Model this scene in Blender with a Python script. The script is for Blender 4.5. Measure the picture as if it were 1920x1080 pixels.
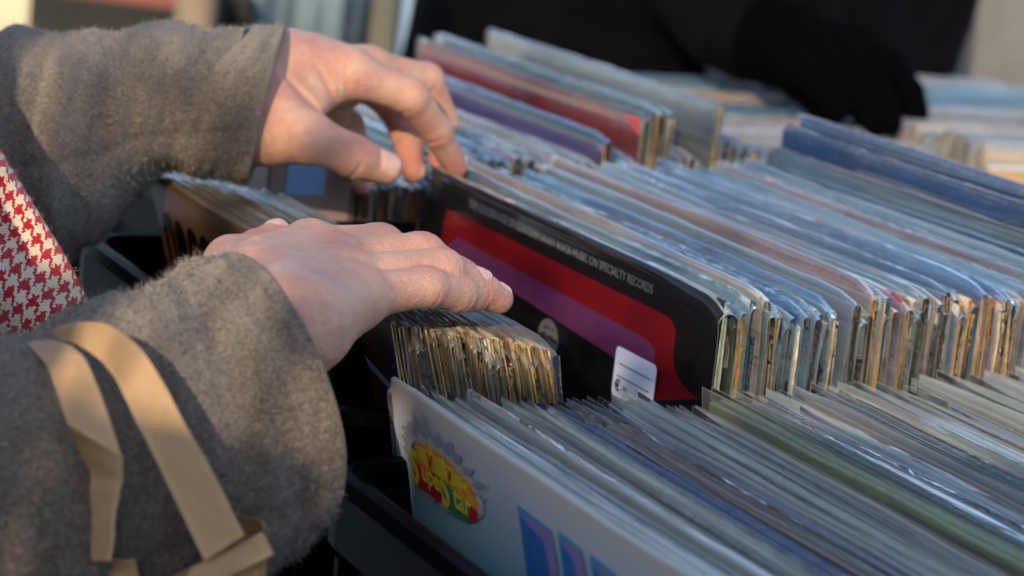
import bpy, math, random
import numpy as np
from mathutils import Vector, Matrix
random.seed(7); RNG=np.random.RandomState(11)
S=bpy.context.scene; COL=S.collection
for o in list(bpy.data.objects): bpy.data.objects.remove(o)
# ------------------------------------------------------------------ camera
CAMC=Vector((-0.6112,-0.8653,0.2347))
F=4270.0
cx=Vector((0.8752,-0.4688,0.1191)); cy=Vector((0.0,0.2463,0.9692)); cz=Vector((-0.4838,-0.8483,0.2156))
cam=bpy.data.cameras.new('camera'); co=bpy.data.objects.new('camera',cam); COL.objects.link(co)
M=Matrix((( cx[0],cy[0],cz[0]),(cx[1],cy[1],cz[1]),(cx[2],cy[2],cz[2])))
co.matrix_world=Matrix.Translation(CAMC)@M.to_4x4()
cam.sensor_width=36; cam.lens=F/1920*36; cam.clip_start=.05; cam.clip_end=200
cam.dof.use_dof=True; cam.dof.focus_distance=1.02; cam.dof.aperture_fstop=8.5
S.camera=co
Rm=np.array([cx,cy,cz])            # rows: camera axes in world
CC=np.array(CAMC)
def at(u,v,d):                      # a point at distance d (metres) in the direction of a pixel
    return CC+Rm.T@np.array([(u-960)/F,(540-v)/F,-1.0])*d
def ony(u,v,y):
    r=Rm.T@np.array([(u-960)/F,(540-v)/F,-1.0]); return CC+r*((y-CC[1])/r[1])
# ------------------------------------------------------------------ world, sun
SUN_DIR=Vector((-0.62,-0.72,0.36)).normalized()     # towards the sun
el=math.asin(SUN_DIR.z); az=math.atan2(SUN_DIR.x,SUN_DIR.y)
W=bpy.data.worlds.new('World'); S.world=W; W.use_nodes=True
wn=W.node_tree; wn.nodes.clear()
sky=wn.nodes.new('ShaderNodeTexSky'); sky.sky_type='NISHITA'; sky.sun_disc=False
sky.sun_elevation=el; sky.sun_rotation=az; sky.air_density=1.0; sky.dust_density=1.0; sky.ozone_density=1.2
bg=wn.nodes.new('ShaderNodeBackground'); bg.inputs[1].default_value=.15
wo=wn.nodes.new('ShaderNodeOutputWorld')
wn.links.new(sky.outputs[0],bg.inputs[0]); wn.links.new(bg.outputs[0],wo.inputs[0])
sl=bpy.data.lights.new('sun','SUN'); sl.energy=2.0; sl.angle=math.radians(.6); sl.color=(1,.80,.56)
so=bpy.data.objects.new('sun',sl); COL.objects.link(so); so.rotation_euler=SUN_DIR.to_track_quat('Z','Y').to_euler()
so.location=(-3,-4,3)
S.view_settings.view_transform='Standard'; S.view_settings.look='None'; S.view_settings.exposure=1.04; S.view_settings.gamma=1
S.render.engine='CYCLES'; C=S.cycles
C.use_denoising=True; C.use_adaptive_sampling=True; C.adaptive_threshold=.015
C.max_bounces=6; C.diffuse_bounces=3; C.glossy_bounces=3; C.transmission_bounces=4; C.transparent_max_bounces=48
C.caustics_reflective=False; C.caustics_refractive=False; C.sample_clamp_indirect=4
def nrm(v): v=np.asarray(v,float); return v/np.linalg.norm(v)
# ------------------------------------------------------------------ helpers
def mesh(name,V,Fc,mats,midx=None,parent=None,smooth=True,uv=None,loc=None):
    me=bpy.data.meshes.new(name)
    V=np.asarray(V,float)
    me.from_pydata(V.tolist(),[],[list(map(int,f)) for f in Fc])
    for m in mats: me.materials.append(m)
    n=len(me.polygons)
    if midx is not None: me.polygons.foreach_set('material_index',np.asarray(midx,dtype=np.int32))
    me.polygons.foreach_set('use_smooth',[smooth]*n)
    if uv is not None:
        ul=me.uv_layers.new(name='UVMap'); li=np.zeros(len(me.loops),dtype=np.int32); me.loops.foreach_get('vertex_index',li)
        ul.data.foreach_set('uv',np.asarray(uv,float)[li].ravel())
    me.update()
    o=bpy.data.objects.new(name,me); COL.objects.link(o)
    if parent is not None: o.parent=parent
    if loc is not None: o.location=loc
    return o
class MB:
    def __init__(s): s.V=[];s.F=[];s.M=[];s.n=0
    def add(s,V,Fc,m=0):
        V=np.asarray(V,float).reshape(-1,3); s.V.append(V)
        for f in Fc: s.F.append([i+s.n for i in f]); s.M.append(m)
        s.n+=len(V)
    def grid(s,G,cu=False,cv=False,m=0,flip=False):
        a,b=G.shape[:2]; Fc=[]
        for i in range(a if cu else a-1):
            for j in range(b if cv else b-1):
                q=[i*b+j,((i+1)%a)*b+j,((i+1)%a)*b+(j+1)%b,i*b+(j+1)%b]
                Fc.append(q[::-1] if flip else q)
        s.add(G.reshape(-1,3),Fc,m)
    def box(s,x0,x1,y0,y1,z0,z1,m=0,b=0.0):
        if b<=0:
            V=[(x,y,z) for x in (x0,x1) for y in (y0,y1) for z in (z0,z1)]
            s.add(V,[(0,1,3,2),(4,6,7,5),(0,4,5,1),(2,3,7,6),(0,2,6,4),(1,5,7,3)],m)
        else:
            import bmesh
            bm=bmesh.new(); bmesh.ops.create_cube(bm,size=1)
            for v in bm.verts: v.co=Vector(((x0+x1)/2+v.co.x*(x1-x0),(y0+y1)/2+v.co.y*(y1-y0),(z0+z1)/2+v.co.z*(z1-z0)))
            bmesh.ops.bevel(bm,geom=bm.edges[:],offset=b,segments=2,affect='EDGES')
            bm.verts.index_update()
            s.add([v.co[:] for v in bm.verts],[[v.index for v in f.verts] for f in bm.faces],m); bm.free()
    def build(s,name,mats,parent=None,smooth=False,loc=None):
        return mesh(name,np.concatenate(s.V),s.F,mats,s.M,parent,smooth,None,loc)
def empty(name,loc=(0,0,0),rot=(0,0,0)):
    o=bpy.data.objects.new(name,None); COL.objects.link(o); o.location=loc; o.rotation_euler=rot; o.empty_display_size=.05; return o
def tag(o,label=None,cat=None,group=None,kind=None):
    if label: o['label']=label
    if cat: o['category']=cat
    if group: o['group']=group
    if kind: o['kind']=kind
    return o
# ------------------------------------------------------------------ materials
class NT:
    def __init__(s,name):
        s.m=bpy.data.materials.new(name); s.m.use_nodes=True; s.t=s.m.node_tree; s.t.nodes.clear()
        s.out=s.n('ShaderNodeOutputMaterial')
    def n(s,k,**kw):
        x=s.t.nodes.new(k)
        for a,b in kw.items(): setattr(x,a,b)
        return x
    def l(s,a,b): s.t.links.new(a,b)
    def set(s,sock,v):
        if hasattr(v,'is_linked') or isinstance(v,bpy.types.NodeSocket): s.l(v,sock)
        else: sock.default_value=v
    def coord(s,kind='Object',scale=(1,1,1),rot=(0,0,0)):
        tc=s.n('ShaderNodeTexCoord'); mp=s.n('ShaderNodeMapping'); s.l(tc.outputs[kind],mp.inputs[0])
        mp.inputs['Scale'].default_value=scale; mp.inputs['Rotation'].default_value=rot; return mp.outputs[0]
    def noise(s,vec,scale,detail=3,rough=.55,dist=0,out='Fac'):
        x=s.n('ShaderNodeTexNoise'); s.l(vec,x.inputs['Vector']); x.inputs['Scale'].default_value=scale; x.inputs['Detail'].default_value=detail
        x.inputs['Roughness'].default_value=rough; x.inputs['Distortion'].default_value=dist; return x.outputs[out]
    def ramp(s,fac,stops):
        r=s.n('ShaderNodeValToRGB'); s.l(fac,r.inputs[0]); e=r.color_ramp.elements
        while len(e)<len(stops): e.new(.5)
        for i,(p,c) in enumerate(stops):
            e[i].position=p; e[i].color=(c,c,c,1) if isinstance(c,(int,float)) else (*c,1)
        return r.outputs[0]
    def mix(s,f,a,b,mode='MIX'):
        x=s.n('ShaderNodeMix',data_type='RGBA',blend_type=mode); s.set(x.inputs[0],f)
        for k,v in ((6,a),(7,b)):
            if isinstance(v,tuple): x.inputs[k].default_value=(*v[:3],1)
            else: s.l(v,x.inputs[k])
        return x.outputs[2]
    def math(s,op,a,b=0.0,c=None):
        x=s.n('ShaderNodeMath',operation=op); s.set(x.inputs[0],a); s.set(x.inputs[1],b)
        if c is not None: s.set(x.inputs[2],c)
        return x.outputs[0]
    def bump(s,h,strength=.3,dist=.001,normal=None):
        b=s.n('ShaderNodeBump'); s.l(h,b.inputs['Height']); b.inputs['Strength'].default_value=strength; b.inputs['Distance'].default_value=dist
        if normal is not None: s.l(normal,b.inputs['Normal'])
        return b.outputs[0]
    def bsdf(s,color,rough=.6,normal=None,**kw):
        p=s.n('ShaderNodeBsdfPrincipled')
        if isinstance(color,tuple): p.inputs['Base Color'].default_value=(*color[:3],1)
        else: s.l(color,p.inputs['Base Color'])
        s.set(p.inputs['Roughness'],rough)
        if normal is not None: s.l(normal,p.inputs['Normal'])
        for k,v in kw.items(): s.set(p.inputs[k.replace('_',' ')],v)
        s.l(p.outputs[0],s.out.inputs[0]); return p
def m_plain(name,c,rough=.5,nscale=0,namp=.25,bump=0,bscale=400,**kw):
    t=NT(name); v=t.coord(); col=c; nm=None
    if nscale:
        col=t.mix(t.ramp(t.noise(v,nscale,5),[(.3,0.),(.7,1.)]),tuple(x*(1-namp) for x in c),tuple(min(1,x*(1+namp)) for x in c))
    if bump: nm=t.bump(t.noise(v,bscale,4),bump,.0006)
    t.bsdf(col,rough,nm,**kw); return t.m
def m_wool(name,dark,mid,light,rough=.95):
    t=NT(name); v=t.coord()
    n1=t.noise(v,1900,3,.7); n2=t.noise(v,620,3,.65,1.2); n3=t.noise(v,60,4,.6,.5); n4=t.noise(v,16,3)
    f=t.math('ADD',t.math('MULTIPLY',n1,.5),t.math('MULTIPLY',n2,.5))
    c=t.ramp(f,[(.36,dark),(.5,mid),(.64,light)])
    c=t.mix(t.ramp(n3,[(.38,0.),(.7,.30)]),c,tuple(x*.6 for x in mid))
    c=t.mix(t.ramp(n4,[(.4,0.),(.7,.25)]),c,(mid[0]*1.1,mid[1]*.98,mid[2]*.82))
    nb=t.bump(t.math('ADD',t.math('ADD',n1,n2),t.math('MULTIPLY',n3,2.)),.9,.0012)
    t.bsdf(c,rough,nb,Sheen_Weight=.5,Sheen_Roughness=.4,Specular_IOR_Level=.1); 
    for x in t.t.nodes:
        if x.type=='BSDF_PRINCIPLED': x.inputs['Sheen Tint'].default_value=(.9,.88,.85,1)
    return t.m
def m_print():
    t=NT('printed_card'); oi=t.n('ShaderNodeObjectInfo'); v=t.coord()
    col=oi.outputs['Color']
    off=t.n('ShaderNodeVectorMath',operation='ADD'); t.l(v,off.inputs[0])
    cmb=t.n('ShaderNodeCombineXYZ'); t.l(oi.outputs['Random'],cmb.inputs[1]); t.l(oi.outputs['Random'],cmb.inputs[2]); 
    mul=t.n('ShaderNodeVectorMath',operation='SCALE'); t.l(cmb.outputs[0],mul.inputs[0]); mul.inputs[3].default_value=37
    t.l(mul.outputs[0],off.inputs[1])
    n=t.noise(off.outputs[0],14,2); n2=t.noise(off.outputs[0],60,4)
    hsv=t.n('ShaderNodeHueSaturation'); t.l(col,hsv.inputs['Color']); hsv.inputs['Saturation'].default_value=.7; hsv.inputs['Value'].default_value=.55
    c=t.mix(t.ramp(n,[(.46,0.),(.54,.35)]),col,hsv.outputs[0])
    c=t.mix(t.ramp(n2,[(.58,0.),(.70,.14)]),c,(.6,.57,.5))
    # worn pale ridge along the top fold
    sx=t.n('ShaderNodeSeparateXYZ'); t.l(v,sx.inputs[0])
    ridge=t.ramp(t.math('MULTIPLY',sx.outputs['Z'],1.0),[(.3125,0.),(.3148,1.)])
    wear=t.math('MULTIPLY',ridge,t.ramp(t.noise(off.outputs[0],220,5,.7),[(.42,0.),(.6,.75)]))
    c=t.mix(wear,c,(.55,.50,.42))
    t.bsdf(c,.42,t.bump(n2,.2,.0006),Specular_IOR_Level=.5); return t.m
def m_kraft():
    t=NT('kraft_edge'); v=t.coord(); a=t.n('ShaderNodeAttribute',attribute_type='OBJECT',attribute_name='edge_col')
    n=t.noise(t.coord(scale=(60,60,6)),40,4,.7); n2=t.noise(v,130,4)
    c=t.mix(t.ramp(n,[(.35,0.),(.62,1.)]),t.mix(1.,a.outputs['Color'],(.34,.28,.22),'MULTIPLY'),a.outputs['Color'])
    c=t.mix(t.ramp(n2,[(.55,0.),(.75,.7)]),c,(.20,.14,.08))
    t.bsdf(c,.85,t.bump(n,.6,.0008),Specular_IOR_Level=.2); return t.m
def m_film(name,milk=.10,rough=.1,amp=.0003,boost=1.5,crink=1.0):
    """clear plastic film: long highlight streaks painted into a slightly hazy body, fine crinkles, a tint per sleeve"""
    t=NT(name); oi=t.n('ShaderNodeObjectInfo'); v=t.coord()
    off=t.n('ShaderNodeVectorMath',operation='ADD'); t.l(v,off.inputs[0]); cmb=t.n('ShaderNodeCombineXYZ')
    for i in range(3): t.l(t.math('MULTIPLY',oi.outputs['Random'],11.+7*i),cmb.inputs[i])
    t.l(cmb.outputs[0],off.inputs[1])
    def mp(sc,rot=(0,0,0)):
        m=t.n('ShaderNodeMapping'); t.l(off.outputs[0],m.inputs[0]); m.inputs['Scale'].default_value=sc; m.inputs['Rotation'].default_value=rot; return m.outputs[0]
    n1=t.noise(mp((30,1.6,90),(.03,0,0)),1.0,2,.5,.15); n2=t.noise(mp((120,26,170)),1.0,3,.55,.6); n3=t.noise(mp((20,3,14)),1.0,2)
    zone=t.ramp(n3,[(.48,0.),(.66,1.)])
    h=t.math('ADD',t.math('MULTIPLY',n1,2.2),t.math('MULTIPLY',t.math('MULTIPLY',n2,zone),1.1*crink))
    nb=t.bump(h,1.0,amp*8)
    fr=t.n('ShaderNodeFresnel'); fr.inputs[0].default_value=1.5; t.l(nb,fr.inputs[1])
    gl=t.n('ShaderNodeBsdfGlossy'); gl.inputs['Roughness'].default_value=rough; t.l(nb,gl.inputs['Normal']); gl.inputs[0].default_value=(1,1,1,1)
    tr=t.n('ShaderNodeBsdfTransparent'); tr.inputs[0].default_value=(.965,.97,.97,1)
    df=t.n('ShaderNodeBsdfDiffuse'); t.l(oi.outputs['Color'],df.inputs[0])
    tl=t.n('ShaderNodeBsdfTranslucent'); t.l(oi.outputs['Color'],tl.inputs[0])
    dd=t.n('ShaderNodeMixShader'); dd.inputs[0].default_value=.45; t.l(df.outputs[0],dd.inputs[1]); t.l(tl.outputs[0],dd.inputs[2])
    m1=t.n('ShaderNodeMixShader'); t.l(t.math('MULTIPLY',t.ramp(n1,[(.30,.35),(.70,1.)]),milk*1.5),m1.inputs[0]); t.l(tr.outputs[0],m1.inputs[1]); t.l(dd.outputs[0],m1.inputs[2])  # streaked haze paints in the long highlights
    m2=t.n('ShaderNodeMixShader'); t.l(t.math('MINIMUM',t.math('MULTIPLY',fr.outputs[0],boost),.9),m2.inputs[0]); t.l(m1.outputs[0],m2.inputs[1]); t.l(gl.outputs[0],m2.inputs[2])
    t.l(m2.outputs[0],t.out.inputs[0]); return t.m
def m_skin(name,base,red,rough=.42):
    t=NT(name); v=t.coord()
    a=t.n('ShaderNodeAttribute',attribute_type='GEOMETRY',attribute_name='flush')
    n=t.noise(v,55,5,.65); n2=t.noise(v,300,3); n5=t.noise(v,130,4,.6)
    c=t.mix(t.ramp(n,[(.38,0.),(.62,.5)]),base,red); c=t.mix(t.ramp(n5,[(.5,0.),(.7,.25)]),c,(.70,.50,.40))
    c=t.mix(a.outputs['Fac'],c,red)
    c=t.mix(t.ramp(n2,[(.45,0.),(.75,.15)]),c,tuple(x*.75 for x in base))
    vo=t.n('ShaderNodeTexVoronoi',feature='DISTANCE_TO_EDGE'); t.l(t.coord(scale=(1,1,1.0)),vo.inputs['Vector']); vo.inputs['Scale'].default_value=900
    vo2=t.n('ShaderNodeTexVoronoi',feature='DISTANCE_TO_EDGE'); t.l(t.coord(scale=(1,2.2,1)),vo2.inputs['Vector']); vo2.inputs['Scale'].default_value=350
    h=t.math('ADD',t.math('MULTIPLY',t.ramp(vo.outputs[0],[(0,0.),(.15,1.)]),.5),t.math('MULTIPLY',t.ramp(vo2.outputs[0],[(0,0.),(.1,1.)]),.8))
    h=t.math('ADD',h,t.math('MULTIPLY',n2,1.5)); h=t.math('ADD',h,t.math('MULTIPLY',n5,2.5))
    nb=t.bump(h,.6,.00045)
    t.bsdf(c,rough,nb,Subsurface_Weight=.15,Subsurface_Scale=.004,Specular_IOR_Level=.45)
    for x in t.t.nodes:
        if x.type=='BSDF_PRINCIPLED': x.inputs['Subsurface Radius'].default_value=(1,.35,.2)
    return t.m
MT={}
MT['skin']=m_skin('skin',(.58,.345,.25),(.54,.17,.13))
MT['nail']=m_plain('fingernail',(.63,.375,.30),.2,80,.06)
MT['wool']=m_wool('grey_wool',(.046,.036,.030),(.150,.115,.093),(.34,.28,.23))
MT['lining']=m_plain('coat_lining',(.03,.028,.027),.7)
MT['thread']=m_plain('seam_thread',(.04,.035,.03),.9)
MT['dwool']=m_plain('dark_navy_cloth',(.0010,.0013,.0022),.95,40,.5,.6,300,Specular_IOR_Level=.08)
MT['glove']=m_plain('black_glove_wool',(.0010,.0010,.0013),.95,200,.3,.8,700,Specular_IOR_Level=.03)
MT['print']=m_print(); MT['kraft']=m_kraft()
MT['film']=m_film('clear_film',.23,.08,.0005,2.1,1.6); MT['filmA']=m_film('aged_clear_film',.20,.10,.0003,.9,1.0)
MT['filmF']=m_film('milky_film',.40,.16,.0002,1.5,1.0); MT['filmC']=m_film('new_clear_film',.006,.07,.00008,.8,.8); MT['filmS']=m_film('smooth_clear_film',.04,.08,.00015,1.4,1.)
MT['filmF2']=m_film('less_milky_film',.14,.12,.0002,1.4,1.0); MT['ridge']=m_film('film_fold_glint',.70,.20,.0010,2.8,4.)  # whitened fold paints in the glint along the sleeve tops
MT['edge']=m_plain('film_edge',(.36,.39,.41),.25,Alpha=.55)
MT['paper']=m_plain('inner_paper',(.62,.58,.50),.8,90,.25)
MT['black']=m_plain('black_plastic',(.0018,.0018,.0022),.38,30,.3,.15,60,Specular_IOR_Level=.05)
MT['blackcard']=m_plain('black_printed_card',(.012,.012,.012),.4,120,.5)
MT['redp']=m_plain('red_print',(.60,.010,.025),.42,90,.12)
MT['purp']=m_plain('purple_print',(.46,.10,.34),.42,90,.1)
MT['whitep']=m_plain('white_print',(.55,.56,.58),.5,90,.1)
MT['label']=m_plain('label_paper',(.72,.80,1.0),.55,60,.04)
MT['ink']=m_plain('dark_ink',(.01,.012,.04),.6)
MT['strapl']=m_plain('kraft_paper_flat',(.46,.28,.13),.7,25,.08)
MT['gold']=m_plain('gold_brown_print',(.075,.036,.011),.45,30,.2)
MT['purd']=m_plain('dark_purple_print',(.075,.02,.13),.45,60,.2)
MT['bluel']=m_plain('pale_blue_print',(.30,.42,.62),.5)
MT['yel']=m_plain('yellow_print',(.72,.60,.04),.5,200,.1)
MT['ora']=m_plain('orange_print',(.72,.30,.03),.5,200,.35)
MT['grn']=m_plain('green_print',(.02,.25,.14),.5,200,.2)
MT['grey']=m_plain('grey_print',(.28,.31,.38),.5)
MT['glow']=m_plain('pale_blue_grey_print',(.40,.46,.52),.5); MT['Wcy']=m_plain('cyan_print',(.02,.30,.55),.5); MT['Wpu']=m_plain('violet_print',(.24,.20,.46),.5); MT['Wbl']=m_plain('deep_blue_print',(.04,.14,.44),.5)
t=NT('striped_print'); v=t.coord(); sx=t.n('ShaderNodeSeparateXYZ'); t.l(v,sx.inputs[0])
st_=t.math('SINE',t.math('MULTIPLY',t.math('ADD',sx.outputs['Y'],t.math('MULTIPLY',sx.outputs['Z'],.25)),2*math.pi/.0026))
gz=t.ramp(sx.outputs['Z'],[(.20,(.08,.36,.46)),(.262,(.26,.52,.66)),(.285,(.48,.58,.70)),(.300,(.58,.60,.68)),(.3125,(.60,.56,.48))])
c=t.mix(t.ramp(st_,[(.2,.45),(.8,0.)]),gz,(.14,.20,.28)); t.bsdf(c,.45,t.bump(t.noise(v,40,3),.15,.0005)); MT['stripe']=t.m
# ------------------------------------------------------------------ record albums
LL=.315
def sstep(x): x=np.clip(x,0,1); return x*x*(3-2*x)
def u_profile(h,zt,n_side=4,n_arc=5,z0=0.0):
    """inverted U cross-section: half width h, top at zt"""
    zs=np.array([z0,zt*.5,zt*.86,zt-.02,zt-h])[:n_side+1]
    L=[(-h,z) for z in zs]; A=[(-h*math.cos(a),zt-h+h*math.sin(a)) for a in np.linspace(0,math.pi,n_arc+2)[1:-1]]
    Rr=[(h,z) for z in zs[::-1]]
    return np.array(L+A+Rr)
def jacket(root,t,H,rs,stiff=1.0,wall=.00085,L=LL,color=(.5,.5,.5),edge=(.5,.38,.22),rag=.0012,mats=None,dip=0.0,bow=.001):
    P=u_profile(t/2,H); Q=u_profile(t/2-wall,H-wall)
    ys=np.array([0,.003,.008,.02,.045,.08,.13,.18,.23,.27,.295,.308,L])
    ph=rs.rand(6)*6.28; bw=0.0
    def sweep(Pf,sgn):
        G=np.zeros((len(ys),len(Pf),3))
        for i,y in enumerate(ys):
            zc=1-dip*max(0,(.012-y)/.012)**2 - dip*.6*max(0,(y-L+.012)/.012)**2
            top=.0006*math.sin(18*y+ph[0])+.0004*math.sin(61*y+ph[1])
            x=Pf[:,0]+bw*np.sin(math.pi*y/L)*np.clip(Pf[:,1]/H,0,1)+stiff*.00012*np.sin(40*y+ph[2]+Pf[:,1]*30)
            z=Pf[:,1]*1.0; z=np.where(z>H*.9,z-(1-zc)*(z-H*.9)/(H*.1)*H*.1+top,z)
            G[i,:,0]=x; G[i,:,1]=y; G[i,:,2]=z
        return G
    G=sweep(P,1); I=sweep(Q,-1)
    r=rs.randn(len(P))*rag; r=(r+np.roll(r,1))/1.4
    G[0,:,1]+=r; I[0,:,1]+=r+rs.randn(len(P))*rag*.3
    b=MB(); b.grid(G,m=0,flip=True); b.grid(I,m=1)
    n=len(P)
    b.grid(np.stack([G[0],I[0]]),m=1,flip=True); b.grid(np.stack([G[-1],I[-1]]),m=1)
    j=b.build('jacket',mats or [MT['print'],MT['kraft']],root,smooth=True)
    # flat shading of the cut edges
    j.color=(*color,1); j['edge_col']=[float(e) for e in edge]
    return j
def insert(root,t,H,rs,color,rec,drop,L=LL):
    b=MB(); w=t
    b.box(-w/2,w/2,rec,L-.004,.002,H-drop,b=0)
    o=b.build('inner_sleeve',[MT['kraft']],root); o['edge_col']=[float(c) for c in color]; return o
def film(root,t,H,rs,h,y0=-.004,y1=LL+.004,closed=True,mat=None,round_near=.0,flare=0.0,gap=0.0,tint=None):
    ys=np.concatenate([[y0,y0+.0004,y0+.003,y0+.008],np.linspace(y0+.016,y1-.012,16),[y1-.005,y1-.0004,y1]])
    b=MB(); half=t/2+.0008+gap; zt=H+h
    ph=rs.rand(8)*6.28; a=.0002+.0003*rs.rand()
    def warp(x,y,z,side):
        f=np.clip((z-H+.05)/.06,0,1)
        dx=a*f*(np.sin(y*38+ph[0])*.4+np.sin(y*90+ph[1]+z*90)*.15+np.sin(y*16+ph[2])*1.)
        ne=np.clip((.03-y)/.04,0,1); dx+=ne*f*.0012*math.sin(ph[3])+ne*.0005*np.sin(z*220+ph[4])
        fe=np.clip((y-LL+.03)/.03,0,1); dx+=fe*f*flare*side
        return x+dx
    if closed:
        P=u_profile(half,zt,4,5,.01); G=np.zeros((len(ys),len(P),3))
        for i,y in enumerate(ys):
            z=P[:,1]+np.clip((P[:,1]-H+.03)/.03,0,1)*(.0005*math.sin(y*22+ph[5])+.0002*math.sin(y*140+ph[6])+.0002*rs.randn()
               -round_near*max(0,(.022-(y-y0))/.022)**2)
            G[i,:,0]=warp(P[:,0],y,P[:,1],np.sign(P[:,0])); G[i,:,1]=y; G[i,:,2]=z
        b.grid(G,m=0,flip=True)
        b.M=[0]*len(b.M)
        # bright cut rim at the near end
        npf=len(P)-1
        for k in range(npf): b.M[k]=1
        for i_ in range(len(ys)-1):
            for k in range(npf//2-1,npf//2+1): b.M[i_*npf+k]=0 if mat is MT['filmA'] else 2
        for k in range(len(b.M)-npf,len(b.M)): b.M[k]=1
    else:
        zs=np.array([.01,H*.5,H*.85,H-.02,H-.006,H,H+h*.5,H+h-.0005,H+h])
        for sd in (-1,1):
            hh=h*(1-.35*rs.rand()*(sd>0)) ; G=np.zeros((len(ys),len(zs),3))
            for i,y in enumerate(ys):
                z=zs.copy(); z[zs>H]=H+(zs[zs>H]-H)*hh/h
                z=z+np.clip((zs-H+.01)/.01,0,1)*(.0005*math.sin(y*20+ph[5]+sd)+.0002*math.sin(y*110+ph[6]))
                G[i,:,0]=warp(sd*half*np.ones(len(zs)),y,zs,sd); G[i,:,1]=y; G[i,:,2]=z
            k0=len(b.M); b.grid(G,m=0,flip=(sd<0)); nz=len(zs)-1
            for i in range(len(ys)-1):
                for j in range(nz):
                    if j==nz-1 or i==0 or i==len(ys)-2: b.M[k0+i*nz+j]=1
    o=b.build('outer_sleeve',[mat or MT['film'],MT['edge'],MT['ridge']],root,smooth=True)
    tn=tint or [(.38,.70,1.0),(.60,.84,.98),(.95,.97,.98),(.98,.88,.78),(.97,.76,.66),(.25,.56,1.0),(.50,.76,.84),(.84,.80,.95)][rs.randint(8)]  # sky blue, white and peach tints paint in reflections and glints
    o.color=(*tn,1); return o
PAL=dict(white=(.76,.76,.73),cream=(.72,.64,.47),grey=(.30,.31,.32),slate=(.13,.16,.20),black=(.02,.02,.022),navy=(.03,.05,.13),
 teal=(.05,.25,.27),blue=(.005,.14,.42),sky=(.25,.42,.58),lilac=(.34,.30,.44),purple=(.24,.09,.32),pink=(.60,.33,.33),red=(.62,.02,.03),
 maroon=(.22,.02,.05),orange=(.60,.24,.06),peach=(.78,.52,.36),tan=(.42,.30,.17),brown=(.17,.09,.05),olive=(.34,.42,.14),green=(.08,.20,.09),
 mint=(.50,.62,.55),yellow=(.58,.45,.10),silver=(.58,.60,.61))
EDG=dict(kraft=(.55,.39,.20),pale=(.68,.58,.38),ochre=(.56,.32,.10),rust=(.38,.17,.045),ash=(.44,.39,.31),white=(.70,.66,.58),dun=(.34,.25,.15),
 mint=(.40,.52,.40),ink=(.04,.10,.18),rose=(.50,.38,.36))
ORD=['first','second','third','fourth','fifth','sixth','seventh','eighth','ninth','tenth','eleventh','twelfth','thirteenth','fourteenth','fifteenth',
 'sixteenth','seventeenth','eighteenth','nineteenth','twentieth']
def ordn(i):
    if i<20: return ORD[i]
    tens=['twenty','thirty','forty','fifty','sixty','seventy','eighty'][(i+1)//10-2]; r=(i+1)%10
    return (['twentieth','thirtieth','fortieth','fiftieth','sixtieth','seventieth','eightieth'][(i+1)//10-2]) if r==0 else tens+'-'+ORD[r-1]
def album(X,Y,Z,lean,yaw,rs,col,edge,t=.003,label='',group=None,closed=True,h=.003,fmat=None,ins=True,round_near=0.0,flare=0.0,y0=-.004,rag=.0012,
          rz=0.0,dip=.0,mats=None,inscol=None,nofilm=False,H=LL,gap=0.0,tint=None):
    top=Vector((X,Y,Z)); ax=Vector((-math.sin(lean),0,math.cos(lean)))
    if rz: ax=Matrix.Rotation(rz,3,'Z')@ax
    base=top-ax*H
    r=empty('record_album',base,(0,-lean,yaw+rz))
    tag(r,label,'record',group)
    j=jacket(r,t,H,rs,stiff=0.0 if mats else 1.0,color=col,edge=edge,rag=rag,mats=mats,dip=dip)
    if ins:
        ic=inscol or random.choice([EDG['white'],EDG['pale'],EDG['dun'],(.03,.03,.03),EDG['kraft'],EDG['ash'],EDG['rose']])
        insert(r,max(.0006,t-.0022),H,rs,ic,.0006+.004*rs.rand(),.002+.012*rs.rand()**2)
    if not nofilm: film(r,t,H,rs,h,y0=y0,closed=closed,mat=fmat,round_near=round_near,flare=flare,gap=gap,tint=tint)
    return r
rad=math.radians
def seq(names,n,rs): return [names[i%len(names)] if i<len(names) else rs.choice(list(names)) for i in range(n)]

# ---- middle row, left bunch under the near hand (leans back)
rs=np.random.RandomState(3)
nA=25; xa=np.linspace(-.175,-.0955,nA)
colA=['tan','maroon','silver','brown','slate','brown','tan','tan','teal','tan','brown','olive','tan','tan','brown','tan','cream','tan','brown','tan','olive','brown','tan','grey','slate']
edA=['pale','white','rust','white','white','pale','pale','dun','pale','ash','dun','rust','dun','ash','white','pale','kraft','ochre','kraft','ochre','kraft','ochre','dun','ochre','pale']
for i in range(nA):
    zt=-.0125*(i/(nA-1))+rs.uniform(-.0011,.0011)
    lab=('gold and dark purple album at the left end of the bunch under the near hand' if i==0 else
         f'{colA[i]} record, {ordn(i-1)} behind the gold and purple album under the near hand')
    r=album(xa[i],rs.uniform(-.003,.003),zt,rad(17+rs.uniform(-.6,.6)),rad(rs.uniform(-.8,.8)),rs,PAL[colA[i]],EDG[edA[i]],
        t=rs.uniform(.0020,.0029),label=lab,group='records leaning in the bunch under the near hand',h=rs.uniform(.0018,.0036),fmat=MT['filmA'],
        round_near=.006+.01*rs.rand(),y0=-.003-.003*rs.rand(),rag=.0009,dip=.02,
        inscol={1:EDG['ink'],3:EDG['rust'],5:EDG['ink'],6:(.12,.03,.03)}.get(i),
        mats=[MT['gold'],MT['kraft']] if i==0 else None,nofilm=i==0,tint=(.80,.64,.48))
    if i==0: A0=r
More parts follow.
